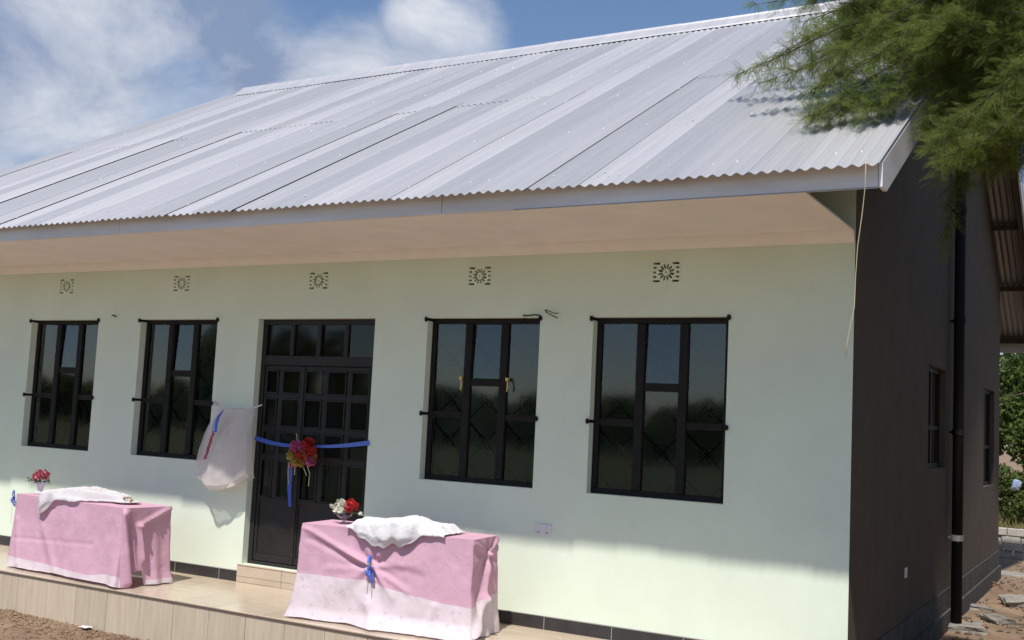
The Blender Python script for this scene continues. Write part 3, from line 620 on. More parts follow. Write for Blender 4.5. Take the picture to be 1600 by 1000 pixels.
# --- table by the door (the nearer one)
T2 = dict(loc=(-4.02, -.955, 0.0), rz=math.radians(6.0), L=1.50, D=.43, H=.728)
folding_table('small_table', 'wooden table hidden under the pink cloth with the blue centre bow', T2['loc'], T2['rz'], T2['L'], T2['D'], T2['H']-.004, 'small tables under pink cloths')
def hem2(nm, s):
    if nm == 'front': return .004 + .012*(fbm(s*5, 1)*.5+.5) + .05*math.exp(-((s-.33)/.20)**2)*0 
    if nm == 'right': return .004 + .05*math.exp(-((s-.06)/.05)**2)
    return .004
def seam2(nm, s):
    base = {'front': .345 - .105*sstep(.35, T2['L'], s) + .015*math.exp(-((s-.63)/.12)**2), 'right': .235 + .06*sstep(0, .2, s), 'back': .3, 'left': .33}[nm]
    return base + .004*fbm(s*9, 5, 2)
def disp2(nm, s, z):
    H = T2['H']; q = (H-z)/H; d_ = .010*fbm(s*3.2, z*2.2, 1.3) * sstep(0, .3, q) + .0035*fbm(s*8+z*5, z*4-s*3, 2.2)*sstep(0, .2, q)
    if nm == 'front':
        c = (.655, .455)
        d_ += radial(s, z, c, .011, .34, 7, .6, .028)
        d_ += ridge(s, z, c, (.03, .70), .022, .022, .4) - ridge(s, z, (c[0], c[1]-.03), (.06, .62), .016, .022, .4) + ridge(s, z, (c[0]-.03, c[1]-.02), (.25, .40), .020, .03, .7) + ridge(s, z, c, (.40, .56), .012, .018, .6)
        d_ += ridge(s, z, c, (.98, .30), .022, .024, .5) - ridge(s, z, (c[0], c[1]+.045), (1.1, .42), .014, .03, .6) + ridge(s, z, c, (1.05, .50), .012, .025, .7) + ridge(s, z, c, (.86, .24), .014, .02, .6)
        d_ += .02*sstep(.3, 0, z)*math.sin(s*9+1.0)*.6 + ridge(s, z, (.66, .18), (.74, .02), .035, .05) + ridge(s, z, (1.15, .02), (1.22, .22), .018, .03)
        d_ += .10*sstep(.12, 0, z)*sstep(.45, .75, s) * .6 + .02*sstep(.10, 0, z)
        d_ += .03*sstep(.5, 0, z)*math.exp(-(s/.06)**2) + .012*math.sin(q*5)*math.exp(-((s-.02)/.05)**2)
    elif nm == 'right':
        k = (.27, .60)
        d_ += radial(s, z, k, .012, .25, 6, .2, .03)
        d_ += ridge(s, z, (T2['D'], .72), k, .030, .016) + ridge(s, z, k, (.17, .28), .034, .022) + ridge(s, z, (.17, .28), (.03, .03), .05, .035) + ridge(s, z, (.02, .70), k, .016, .018)
        d_ += -.02*math.exp(-((s-.10)/.05)**2)*sstep(.55, .3, z) + .02*math.sin(s*34)*sstep(.45, .05, z)*.5
    elif nm in ('left', 'back'): d_ += .012*math.sin(s*22)*q
    return d_
# --- table in front of the windows (farther)
T1 = dict(loc=(-7.60, -.905, 0.0), rz=math.radians(-4.7), L=1.645, D=.50, H=.688)
folding_table('small_table', 'wooden table hidden under the pink cloth below the veil', T1['loc'], T1['rz'], T1['L'], T1['D'], T1['H']-.004, 'small tables under pink cloths')
def hem1(nm, s):
    if nm == 'front': return .012 + .012*sstep(0, 1, s) + .004*fbm(s*6, 2)
    if nm == 'right': return .012 + .13*sstep(.08, .15, s)*sstep(.24, .20, s)
    return .006
def seam1(nm, s):
    if nm == 'front': return .105 - .035*sstep(0, 1.5, s) + .04*sstep(1.2, 1.56, s)
    if nm == 'right': return .10 if s < .02 else (.01 if s < .26 else .055)
    return .06
def disp1(nm, s, z):
    H = T1['H']; q = (H-z)/H; d_ = .009*fbm(s*2.8, z*2.0, 7.3)*sstep(0, .3, q) + .0035*fbm(s*8-z*4, z*4+s*3, 5.2)*sstep(0, .2, q)
    if nm == 'front':
        d_ += .010*math.sin(s*7+2.5*z)*q + ridge(s, z, (.06, .45), (.16, .05), .014, .03) + ridge(s, z, (.5, .40), (.74, .05), .012, .05) - ridge(s, z, (.05, .28), (1.25, .34), .006, .012) + .06*q**2*math.exp(-((s-T1['L'])/.10)**2)
    elif nm == 'right':
        d_ += ridge(s, z, (T1['D'], .68), (.17, .53), .030, .016) + ridge(s, z, (.17, .53), (.22, .22), .035, .02) + ridge(s, z, (.02, .67), (.08, .05), .05, .03) - ridge(s, z, (.05, .60), (.11, .1), .035, .022) + ridge(s, z, (.10, .5), (.14, .15), .02, .02)
        d_ += .012*math.sin(s*40)*q + .02*sstep(.15, 0, z)*sstep(.25, .3, s)
    elif nm in ('left', 'back'): d_ += .012*math.sin(s*20)*q
    return d_
for T, hm, sm_, dp, lab in ((T2, hem2, seam2, disp2, 'pink tablecloth with wide printed border and blue bow at its centre'), (T1, hem1, seam1, disp1, 'pink tablecloth with narrow pale hem, draped below the white net bag')):
    root = thing('tablecloth', lab, 'tablecloth', T['loc'], 'pink tablecloths on the veranda', T['rz'])
    c_, b_, t_ = tablecloth(root, T['L'], T['D'], T['H'], hm, sm_, dp)
    c_.name = 'cloth_drop'
    for o in (c_, b_, t_): o.parent = root

# --- white cloths lying on the tables
def heap(name, label, pts_front, depth0, depth1, H, loc, rz, x0, x1, bulge, drape, matr, seed, nx_=110, ny_=60):
    """crumpled cloth: grid over the table top that wraps down over the front edge (y<0)"""
    V_ = []; F_ = []
    for j in range(ny_+1):
        t_ = j/ny_
        for i in range(nx_+1):
            u = i/nx_; s = x0 + (x1-x0)*u + .025*fbm(t_*3, u*2, seed)
            dl = drape(u); a = -dl + (depth1(u) + dl)*t_            # signed arc: negative = hanging
            edge = min(1, 5*u, 5*(1-u))*sstep(0, .22, t_)*sstep(1.0, .80, t_)
            wv = .5*fbm(u*2.2+seed, t_*1.6, seed+8, 2); n_a = fbm(u*3.6+wv+t_*1.2, t_*2.0-u*1.3+wv, seed*1.3, 2); n_b = fbm(u*5.5-t_*3.5+wv, t_*2.2+u*2, seed+5, 2)
            cr_ = math.exp(-(n_a/.055)**2) + .8*math.exp(-(n_b/.05)**2)*sstep(.1, .5, abs(n_a)*3)
            up = sstep(0, .10, u)*sstep(1.0, .90, u)*sstep(0, .16, t_)*sstep(1.0, .82, t_)
            h = bulge(u)*up + (.018*fbm(u*3.3, t_*2.4, seed+2, 2) - .016*cr_)*(.35+.65*up) + .014
            h = max(.003, h)
            if a >= 0: y, z = a, H + .006 + h
            else:
                q = min(1, -a/.03); y = -.022 - .018*q - h*.35 - .01*math.sin(u*30+seed)*q; z = H + .006 + a + h*(1-q)
            V_.append((s, y, z))
    for j in range(ny_):
        for i in range(nx_): F_.append((j*(nx_+1)+i, j*(nx_+1)+i+1, (j+1)*(nx_+1)+i+1, (j+1)*(nx_+1)+i))
    o = mesh_obj(name, V_, F_, matr, None, True); o.location = loc; o.rotation_euler = (0, 0, rz); m_ = o.modifiers.new('thick', 'SOLIDIFY'); m_.thickness = .003
    return tag(o, label, 'cloth')
heap('white_cloth', 'crumpled white cloth heaped on the nearer pink table, hanging over its front edge', None, 0, lambda u: .34, T2['H'], T2['loc'], T2['rz'], .42, 1.27,
     lambda u: .052+.040*math.exp(-((u-.55)/.2)**2), lambda u: .012 + .10*sstep(.03, .30, u)*sstep(.80, .55, u)*(1+.16*math.sin(u*21)+.1*math.sin(u*47)), M['whitecloth'], 2.0)
heap('white_veil', 'white gauzy veil stretched along the farther pink table, hanging at its left', None, 0, lambda u: .30 + .06*u, T1['H'], T1['loc'], T1['rz'], .40, 1.36,
     lambda u: .055+.045*math.exp(-((u-.5)/.3)**2), lambda u: .012 + .14*sstep(.30, .06, u) - .20*sstep(.58, .92, u), M['veil'], 5.0)
# --- flowers in vases, plate
fr_ = foliage_mat('red_petal', (.52, .04, .05), (.70, .09, .08), .3); fp_ = foliage_mat('rose_petal', (.50, .12, .17), (.66, .24, .28), .3); fw_ = foliage_mat('cream_petal', (.72, .72, .58), (.82, .82, .74), .3)
fy_ = foliage_mat('yellow_petal', (.50, .36, .09), (.64, .50, .16), .3); fo_ = foliage_mat('orange_petal', (.50, .17, .07), (.60, .27, .10), .3); fk_ = foliage_mat('magenta_petal', (.55, .11, .24), (.72, .22, .38), .3)
def flower(parent, c, r, matr, npet=34, nm='flower'):
    mb = MB(); c = Vector(c)
    for k in range(npet):
        d = Vector((random.gauss(0,1), random.gauss(0,1), random.gauss(0,1)+.25)).normalized(); a = d.cross(Vector((.3,.5,.8))).normalized(); b = d.cross(a); wq = r*random.uniform(.38, .55)
        p0 = c + d*r*.35; p1 = c + d*r*random.uniform(.85, 1.05)
        mb.add([p0-a*wq*.5, p0+a*wq*.5, p1+a*wq*.9+b*wq*.2, p1+b*wq*.5+d*r*.08, p1-a*wq*.9+b*wq*.2], [(0,1,2,3,4)])
    core = [(r*.6*math.sin(q), r*.6*-math.cos(q)) for q in [math.pi*i/6 for i in range(7)]]; mb.lathe(core, c, 10)
    return mb.build(nm, matr, parent)
def leafspray(parent, base, tips, nm='leaf_spray'):
    mb = MB()
    for tp in tips:
        b0, t0 = Vector(base), Vector(tp); mb.tube([b0, (b0+t0)/2+Vector((0,0,.01)), t0], .0025, 4)
        for k in range(7):
            p0 = b0.lerp(t0, .4+.1*k); d = Vector((random.gauss(0,1), random.gauss(0,1), random.gauss(0,.7))).normalized()*.03; sd = d.cross(Vector((0,0,1))).normalized()*.008
            mb.add([p0, p0+d*.5+sd, p0+d, p0+d*.5-sd], [(0,1,2,3)])
    return mb.build(nm, M['leaf_far'], parent)
vg = glass_mat('clear_glass', (.88, .86, .90), 1.5, 0.02, 2.0)
pv = at(537, 818, 2, T2['H']+.005)
v2 = thing('flower_vase', 'small footed glass bowl with one white and one red bloom on the nearer pink table', 'vase', tuple(pv), 'flower vases on the tables')
MB().lathe([(.0,.0),(.040,.001),(.038,.006),(.012,.014),(.010,.030),(.030,.042),(.058,.062),(.066,.085),(.062,.085),(.053,.066),(.026,.048),(.0,.046)], (0,0,0), 22).build('bowl', vg, v2, True)
flower(v2, (-.035, .0, .135), .062, fw_, 46); flower(v2, (.055, .015, .145), .058, fr_, 46); flower(v2, (-.06, -.03, .105), .034, fw_, 24); flower(v2, (.005, -.045, .10), .030, fw_, 20)
for c in ((-.135, 0, .125), (.165, .0, .095)): flower(v2, c, .022, fw_, 14, 'small_bloom')
leafspray(v2, (0, 0, .07), [(-.125, 0, .12), (.155, 0, .09), (.0, -.05, .10), (.05, .07, .12), (-.08, .05, .12)])
pv = at(62, 771, 2, T1['H']+.005)
v1 = thing('flower_vase', 'white patterned vase of pink red roses with dark leaves on the farther table', 'vase', tuple(pv), 'flower vases on the tables')
MB().lathe([(.0,.0),(.050,.001),(.048,.008),(.026,.022),(.028,.05),(.040,.085),(.046,.115),(.043,.115),(.030,.06),(.0,.05)], (0,0,0), 20).build('vase_body', cloth_mat('vase_print', (.72, .70, .74), 0, print_col=(.25, .2, .4), print_scale=40), v1, True)
for c in ((-.05, 0, .185), (.055, .0, .19), (.0, .05, .17), (.01, -.05, .165)): flower(v1, c, .048, fp_, 34)
leafspray(v1, (0, 0, .10), [(-.20, 0, .14), (-.16, -.03, .12), (.14, 0, .12), (.02, -.07, .12), (.10, .03, .13), (-.08, .04, .15), (-.04, -.05, .12), (.06, -.05, .12)])
pl_ = at(198, 787, 2, T1['H']+.004)
plate = thing('plate', 'white plate piled with brown and gold trinkets on the corner of the farther table', 'plate', tuple(pl_))
MB().lathe([(.0,.004),(.07,.004),(.085,.010),(.118,.018),(.121,.021),(.116,.022),(.084,.015),(.068,.009),(.0,.009)], (0,0,0), 26).build('dish', M['plastic'], plate, True)
tm = [mat('trinket_brown', (.20, .10, .06), .5), mat('trinket_gold', (.55, .38, .18), .35, .4), mat('trinket_white', (.7, .65, .62), .5)]
for k in range(11):
    a, r_ = random.uniform(0, 6.28), random.uniform(0, .065); c = Vector((r_*math.cos(a), r_*math.sin(a), .022+.028*(1-r_/.07)+random.uniform(0, .012))); rr = random.uniform(.014, .024); ax = random.uniform(0, 3)
    MB().tube([c + Vector((rr*math.cos(q)*math.cos(ax), rr*math.cos(q)*math.sin(ax), rr*math.sin(q)*.8)) for q in [2*math.pi*i/9 for i in range(10)]], .006, 6, cap=False).build('trinket', tm[k % 3], plate, True)
# --- bows on the tablecloths
def bow(label, c, s=1.0, tails=2):
    t_ = thing('ribbon_bow', label, 'ribbon', c, 'blue ribbon bows on the tablecloths')
    for k, (m_, dz, dx) in enumerate((('lightblue', .055, -.012), ('silver', .035, -.006), ('lightblue', -.005, .012), ('lightblue', -.055, .004), ('silver', -.035, -.012), ('lightblue', -.075, .012))):
        P = [(dx*s*.3, -.004, 0)] + [((dx+.014*math.sin(q*3.1+k))*s, -(.010+.020*math.sin(q*math.pi))*s, dz*q*s*1.25) for q in (.25, .5, .75, 1.0)] + [((dx+.01)*s, -.006*s, dz*s*.7), (0, -.004, dz*.1*s)]
        MB().strip(P, .018*s, .0015, (1, 0, .2)).build('loop', M[m_], t_)
    for k in range(tails):
        x = (-.012 + .028*k)*s; MB().strip([(x*.3, -.008, -.02), (x, -.014, -.10*s), (x*1.3+.004, -.010, -.18*s), (x*1.1, -.012, -.26*s)], .004, .0012, (1, 0, 0)).build('tail', M['silver'], t_)
    return t_
def onT(T, s, y, z): c, n_ = math.cos(T['rz']), math.sin(T['rz']); return (T['loc'][0]+c*s-n_*y, T['loc'][1]+n_*s+c*y, z)
bow('blue and silver ribbon bow pinned to the front of the nearer tablecloth', onT(T2, .655, -.02, .455), 1.25)
bow('blue ribbon bow at the left corner of the farther tablecloth', onT(T1, -.03, -.005, .655), .95, 1)

# ------------------------------------------------------------------ ribbon and rosette across the door
rb = thing('door_ribbon', 'blue ribbon tied across the dark door with a pink and yellow flower rosette', 'ribbon', tuple(at(473, 705, 1, -.02)))
c = np.array(rb.location); rel = lambda p_: tuple(np.array(p_) - c)
A = at(398, 684, 1, -.012); B = at(577, 692, 1, -.012); mid = at(470, 697, 1, -.005)
P = [rel(A + (mid-A)*t_ + np.array([0, 0, -.02*math.sin(t_*math.pi)])) for t_ in np.linspace(0, 1, 8)]; MB().strip(P, [.042-.014*k/7 for k in range(8)], .002).build('ribbon', M['blue'], rb)
P = [rel(mid + (B-mid)*t_ + np.array([0, 0, -.015*math.sin(t_*math.pi)])) for t_ in np.linspace(0, 1, 8)]; MB().strip(P, [.016+.026*k/7 for k in range(8)], .002).build('ribbon', M['lightblue'], rb)
tx = at(454, 722, 1, -.02); bx = at(453, 792, 1, -.01)
MB().strip([rel(tx), rel(tx+(bx-tx)*.3+np.array([.004, -.01, 0])), rel(tx+(bx-tx)*.6+np.array([-.006, -.006, 0])), rel(bx)], [.05, .055, .045, .03], .002, (1, 0, 0)).build('tail', M['blue'], rb)
for px, py, r_, m_ in ((462, 697, .062, fk_), (473, 699, .060, fk_), (482, 694, .066, fr_), (480, 708, .070, fo_), (486, 706, .058, fr_), (458, 711, .066, fy_), (463, 720, .056, fy_), (472, 717, .056, fo_), (485, 721, .054, fk_), (489, 713, .045, fo_), (470, 708, .058, fr_), (457, 726, .036, fk_), (471, 725, .035, fy_)):
    flower(rb, rel(at(px, py, 1, -.05 - random.uniform(0, .03))), r_*.9, m_, 56)
for pts_ in ([(480, 728), (484, 740), (483, 748), (482, 760)], [(474, 730), (479, 743)], [(451, 722), (450, 740), (451, 757)], [(461, 728), (460, 742)], [(463, 677), (465, 692)]):
    MB().strip([rel(at(a, b, 1, -.04 + .012*(k % 2))) for k, (a, b) in enumerate(pts_)], .010, .0015, (1, 0, 0)).build('curled_ribbon', mat('gold_ribbon', (.45, .40, .22), .4), rb)

# ------------------------------------------------------------------ white net bag hanging between window and door
nb_ = thing('net_bag', 'translucent white net drape hanging on the wall between window and door', 'drape', (-5.68, -.05, 1.62))
def net(yo, seed, hemz, wtop, flr):
    V_ = []; F_ = []; nu, nv_ = 64, 60
    for k in range(nv_+1):
        t_ = k/nv_
        for i in range(nu+1):
            u = i/nu*2-1; z = -(hemz(u))*t_; wd = wtop + flr*(t_**1.25)
            x = u*wd*(1+.02*math.sin(t_*9+seed)) - .055*t_**1.2 + .012*fbm(u*2, t_*3, seed)
            y = yo*(.25+.75*sstep(0, .5, t_)) - (.012+.016*t_)*math.sin(u*(4.2+1.0*t_)+seed+1.6*t_)*sstep(0, .2, t_) - .04*t_*(1-u*u) + .025*fbm(u*2.2, t_*2, seed+3)
            if t_ > .93: q = (t_-.93)/.07; y += .05*math.sin(q*math.pi*.5)*(1 if yo < -.05 else -.2); z += .02*q
            V_.append((x, y, z + .035*(1-abs(u))*(0 if t_ else -1)))
    for k in range(nv_):
        for i in range(nu): F_.append((k*(nu+1)+i, k*(nu+1)+i+1, (k+1)*(nu+1)+i+1, (k+1)*(nu+1)+i))
    return mesh_obj('net_layer', V_, F_, M['tulle'], nb_, True)
net(-.115, 1.0, lambda u: .665 + .145*math.cos(u*1.5+.15) , .235, .135); net(-.05, 4.0, lambda u: .66 + .13*math.cos(u*1.5), .24, .13)
mb = MB(); mb.tube([(-.29, .03, .035), (-.24, -.01, .0), (-.1, -.02, -.012), (.1, -.02, -.012), (.235, -.01, .0), (.30, .02, .03)], .007, 6); mb.build('hanging_cord', M['whitecloth'], nb_)
flower(nb_, (-.27, .0, .02), .03, fw_, 16, 'knot')
mb = MB()
rp = [(-.055, -.12, -.06), (-.085, -.15, -.13), (-.095, -.16, -.20), (-.085, -.17, -.27)]
for q in range(3): MB().strip([(x+.018*q-.018, y-.006*q, z+.012*q) for x, y, z in rp], [.012, .045, .04, .03], .002, (1, 0, .3)).build('ribbon_strand', M['blue'] if q != 1 else M['silver'], nb_)
redr = mat('red_ribbon', (.45, .05, .10), .4)
for q in range(3): MB().tube([(-.10 - .02*t_ + .020*math.sin(t_*11+q*2), -.17-.004*q, -.24-.062*t_) for t_ in np.linspace(0, 4.2, 26)], .0045, 5).build('curled_strand', redr, nb_)

# ------------------------------------------------------------------ string hanging from the eave
pts_ = [at(1353, 250, 1, -1.475), at(1352, 290, 1, -1.42), at(1347, 335, 1, -1.42), at(1340, 385, 1, -1.41), at(1337, 430, 1, -1.41), at(1335, 480, 1, -1.40), at(1328, 512, 1, -1.41), at(1323, 540, 1, -1.40), at(1322, 556, 1, -1.40)]
tag(MB().tube(pts_, .0026, 6).build('string', M['string'], None, True), 'thin pale string dangling from the right end of the eave', 'string')
# ------------------------------------------------------------------ rubble and blocks on the right
bw_ = thing('block_wall', 'low dry stacked wall of pale blocks beyond the back corner of the building', 'block wall', (0, 0, 0))
zb_ = gz(0, 13); k = 0
for r_ in range(4):
    x = -1.2 - (.14 if r_ % 2 else 0) + random.uniform(-.03, .03)
    while x < 3.4:
        ln = random.uniform(.25, .33); h = .128; mb = MB(); y = 13.0 + random.uniform(-.025, .025)
        mb.box(0, ln-.012, 0, .15, 0, h-.007); o = bevel(mb.build('block', M['block'], bw_), .010, 2); o.location = (x, y, zb_ - .01 + r_*h); o.rotation_euler = (random.uniform(-.02,.02), random.uniform(-.015,.015), random.uniform(-.04, .04)); x += ln
def chunk(name, label, cat, loc, sx, sy, sz, rot, matr, seed, group=None, parent=None):
    bm = bmesh.new(); bmesh.ops.create_cube(bm, size=1); bmesh.ops.subdivide_edges(bm, edges=bm.edges[:], cuts=4, use_grid_fill=True)
    if name == 'bundle':
        for v in bm.verts: v.co = v.co.lerp(v.co.normalized()*.55, .8)
    for v in bm.verts:
        n_ = noise.noise_vector(v.co*2.1 + Vector((seed*3.7, seed, 0)))*.16 + noise.noise_vector(v.co*5.3 + Vector((seed, 0, seed)))*.06; v.co = Vector(((v.co.x+n_.x)*sx, (v.co.y+n_.y)*sy, (v.co.z+n_.z)*sz))
    me = bpy.data.meshes.new(name); bm.to_mesh(me); bm.free(); me.materials.append(matr); o = bpy.data.objects.new(name, me); link(o, parent); o.location = loc; o.rotation_euler = rot
    return tag(o, label, cat, group) if label else o
def gp(px, py): 
    P = at(px, py, 2, GZ+.03); return P
ch = [((1455, 985), (.30, .16, .10), (.1, .3, .5), 'pale wedge of broken concrete at the foot of the gable wall'), ((1500, 988), (.42, .26, .11), (.05, -.05, .2), 'broad flat broken concrete slab lit at its near edge'),
      ((1560, 975), (.30, .22, .10), (.1, .1, 1.0), 'dull broken concrete lump in the shade beside the flat slab'), ((1592, 950), (.34, .24, .16), (.2, -.1, .4), 'larger grey concrete lump at the picture edge'),
      ((1530, 955), (.26, .2, .08), (0, .1, .2), 'low stone lying beyond the flat slab in shade'), ((1545, 918), (.22, .16, .12), (.1, .2, .9), 'reddish earth clod near the back corner of the building')]
for k, ((px, py), sz, rt, lab) in enumerate(ch):
    P = gp(px, py); chunk('rubble_chunk', lab, 'rubble', (P[0], P[1], GZ + sz[2]*.35 + .02), *sz, rt, M['concrete'] if k < 5 else M['soil'], 3.1*k+1, 'broken concrete beside the building')
mb = MB(); P0 = at(1556, 900, 2, -.33); mb.box(P0[0]-.1, P0[0]+3.2, P0[1]-.1, P0[1]+.35, GZ-.02, GZ+.09); tag(bevel(mb.build('kerb_slab', M['concrete']), .02, 2), 'long pale concrete slab lying across the ground before the block wall', 'slab')
def scatter(name, spots, rmin, rmax, matr):
    mb = MB()
    for (x, y, z) in spots:
        r_ = random.uniform(rmin, rmax); q = [Vector((random.gauss(0,1), random.gauss(0,1), random.gauss(0,.8))).normalized()*r_*random.uniform(.7, 1.2) for _ in range(6)]
        b_ = [Vector((r_,0,0)), Vector((0,r_,0)), Vector((-r_,0,0)), Vector((0,-r_,0)), Vector((0,0,r_*.7)), Vector((0,0,-r_*.7))]; b_ = [a+d*.35 for a, d in zip(b_, q)]
        mb.add([(x+p_.x, y+p_.y, z+p_.z) for p_ in b_], [(0,1,4),(1,2,4),(2,3,4),(3,0,4),(1,0,5),(2,1,5),(3,2,5),(0,3,5)])
    return tag(mb.build(name, matr), kind='stuff')
sp_ = []
for _ in range(2600):
    x, y = random.uniform(-9.5, -3.0), VY - abs(random.gauss(0, .28)) - .012; sp_.append((x, y, gz(x, y)+.004))
scatter('soil_clods', sp_, .006, .022, M['soil'])
sp_ = []
for _ in range(1500):
    x, y = random.uniform(.05, 3.0), random.uniform(.5, 12.5); sp_.append((x, y, gz(x, y)+.01))
scatter('gravel', sp_, .010, .035, mat('dull_gravel', (.15, .12, .09), .95, var=.3))
for px, py, lab in ((122, 963, 'scrap of white paper on the soil below the veranda edge, larger one'), (133, 982, 'tiny crumpled white scrap on the soil farther from the veranda')):
    P = at(px, py, 2, GZ+.015); mb = MB(); V_ = []
    for j in range(5):
        for i in range(6): V_.append((P[0]+(i-2.5)*.02, P[1]+(j-2)*.018, GZ+.02+.018*noise.noise(Vector((i*.8, j*.9, px)))+.01))
    mb.add(V_, [(j*6+i, j*6+i+1, (j+1)*6+i+1, (j+1)*6+i) for j in range(4) for i in range(5)]); o = mb.build('paper_scrap', M['plastic']); o.modifiers.new('thick', 'SOLIDIFY').thickness = .002; tag(o, lab, 'litter')

# ------------------------------------------------------------------ vegetation
def leaf_cloud(name, centers, radii, count, size, matr, parent=None, flat=1.0, seed=0, hollow=.35):
    """many small leaf quads spread through ellipsoid lumps"""
    r_ = np.random.default_rng(seed); cs = np.array(centers); rs = np.array(radii); wts = rs.prod(1)**.67; wts = wts/wts.sum()
    idx = r_.choice(len(cs), count, p=wts); d = r_.normal(size=(count, 3)); d /= np.linalg.norm(d, axis=1)[:, None]; rad = (hollow + (1-hollow)*r_.random(count)**.6)[:, None]
    P = cs[idx] + d*rad*rs[idx]; a = r_.normal(size=(count, 3)); a /= np.linalg.norm(a, axis=1)[:, None]; n_ = r_.normal(size=(count, 3)) + np.array([0, 0, 1.0])*flat; b_ = np.cross(n_, a); b_ /= np.linalg.norm(b_, axis=1)[:, None]
    s = size*(.6+.8*r_.random(count))[:, None]; V_ = np.stack([P-a*s*.5, P+b_*s*.28, P+a*s*.5, P-b_*s*.28], 1).reshape(-1, 3)
    return quad_mesh(name, V_, matr, parent)
def quad_mesh(name, V_, matr, parent=None):
    n_ = len(V_)//4; me = bpy.data.meshes.new(name); me.vertices.add(len(V_)); me.vertices.foreach_set('co', np.ascontiguousarray(V_, dtype=np.float32).ravel())
    me.loops.add(n_*4); me.loops.foreach_set('vertex_index', np.arange(n_*4, dtype=np.int32)); me.polygons.add(n_); me.polygons.foreach_set('loop_start', np.arange(0, n_*4, 4, dtype=np.int32)); me.update(calc_edges=True); me.validate()
    me.materials.append(matr); o = bpy.data.objects.new(name, me); return link(o, parent)

# --- acacia overhanging the right end of the roof
tree = thing('acacia_tree', 'feathery green acacia overhanging the right end of the roof', 'tree', (3.4, -.4, GZ))
T0 = np.array([3.4, -.4, GZ])
trk = [(0, 0, -.2), (.06, .05, .9), (-.05, .12, 1.9), (.05, .2, 2.9)]
MB().tube(trk, .21, 12, .15).build('trunk', M['bark'], tree, True)
limbs = []   # (points world, density)
def limb(*pp, dens=1.0): limbs.append(([np.array(q, float) for q in pp], dens))
hub = T0 + np.array([.05, .2, 2.9])
def A_(px, py, t_): return at(px, py, t=t_)
spec = [  # fronds drawn from outside the frame towards the roof: (px, py, depth)
 [(1640, -60, 7.6), (1480, -50, 7.8), (1320, -15, 8.0), (1180, 8, 8.2)],
 [(1620, -40, 7.2), (1450, 10, 7.5), (1310, 45, 7.9), (1225, 85, 8.3), (1150, 118, 8.7)],
 [(1640, -20, 7.0), (1480, 30, 7.3), (1350, 70, 7.6), (1270, 102, 7.8), (1188, 130, 8.0)],
 [(1640, 0, 6.8), (1480, 60, 7.0), (1380, 110, 7.1), (1320, 150, 7.2), (1275, 178, 7.3)],
 [(1640, 20, 6.6), (1520, 70, 7.0), (1430, 95, 7.2), (1370, 140, 7.2), (1330, 166, 7.2), (1265, 180, 7.2)],
 [(1640, 40, 6.7), (1540, 80, 6.9), (1460, 110, 7.0), (1400, 150, 7.0), (1355, 162, 7.1)],
 [(1640, -80, 6.9), (1500, -30, 7.1), (1400, 20, 7.3), (1320, 80, 7.4), (1290, 125, 7.4)],
 [(1640, -60, 6.6), (1540, 0, 6.8), (1430, 40, 7.0), (1360, 95, 7.1)],
 [(1660, 30, 6.6), (1560, 80, 6.8), (1480, 150, 6.9), (1440, 190, 6.9)],
 [(1660, 70, 6.0), (1570, 130, 6.2), (1500, 190, 6.3), (1465, 225, 6.4)],
 [(1680, 130, 6.2), (1600, 170, 6.4), (1540, 218, 6.5), (1490, 238, 6.6)],
 [(1680, 150, 7.0), (1600, 200, 7.2), (1530, 230, 7.4), (1492, 285, 7.5), (1484, 362, 7.5)],
 [(1680, 60, 7.4), (1580, 110, 7.5), (1500, 150, 7.6), (1450, 185, 7.6)],
 [(1680, 10, 7.6), (1580, 40, 7.8), (1500, 90, 7.9), (1440, 130, 8.0)],
 [(1660, -40, 7.4), (1560, -10, 7.6), (1460, 30, 7.8), (1380, 55, 8.1), (1310, 70, 8.4)],
 [(1660, -70, 7.9), (1540, -50, 8.1), (1430, -20, 8.4), (1330, 20, 8.7), (1260, 60, 8.9)],
 [(1680, 110, 6.8), (1620, 150, 7.0), (1560, 200, 7.1), (1530, 250, 7.2)],
 [(1690, 200, 7.6), (1640, 230, 7.8), (1590, 260, 8.0)],
 [(1660, 0, 7.9), (1560, 50, 8.3), (1480, 110, 8.6), (1450, 150, 8.8)],
]
spec += [[(1520, -20, 7.5), (1400, 30, 7.8), (1310, 75, 8.1), (1240, 112, 8.4)], [(1500, 50, 7.1), (1390, 85, 7.3), (1310, 115, 7.6), (1255, 150, 7.8)],
 [(1460, -10, 7.8), (1350, 20, 8.1), (1270, 55, 8.5), (1205, 95, 8.8)], [(1440, 60, 7.4), (1350, 95, 7.6), (1300, 125, 7.7)], [(1450, 20, 7.6), (1360, 55, 7.9), (1295, 95, 8.1)],
 [(1480, 110, 7.1), (1410, 135, 7.1), (1350, 180, 7.0)], [(1430, -20, 8.0), (1330, 10, 8.3), (1250, 35, 8.7)], [(1400, 45, 7.7), (1330, 60, 8.0), (1270, 85, 8.3)],
 [(1640, 120, 6.6), (1560, 160, 6.7), (1500, 215, 6.8), (1470, 260, 6.8)], [(1660, 180, 6.9), (1600, 215, 7.0), (1560, 265, 7.1)], [(1660, 90, 7.2), (1560, 150, 7.3), (1510, 180, 7.4), (1455, 215, 7.5)]]
for s_ in spec: limb(*[A_(*q) for q in s_], dens=1.0)
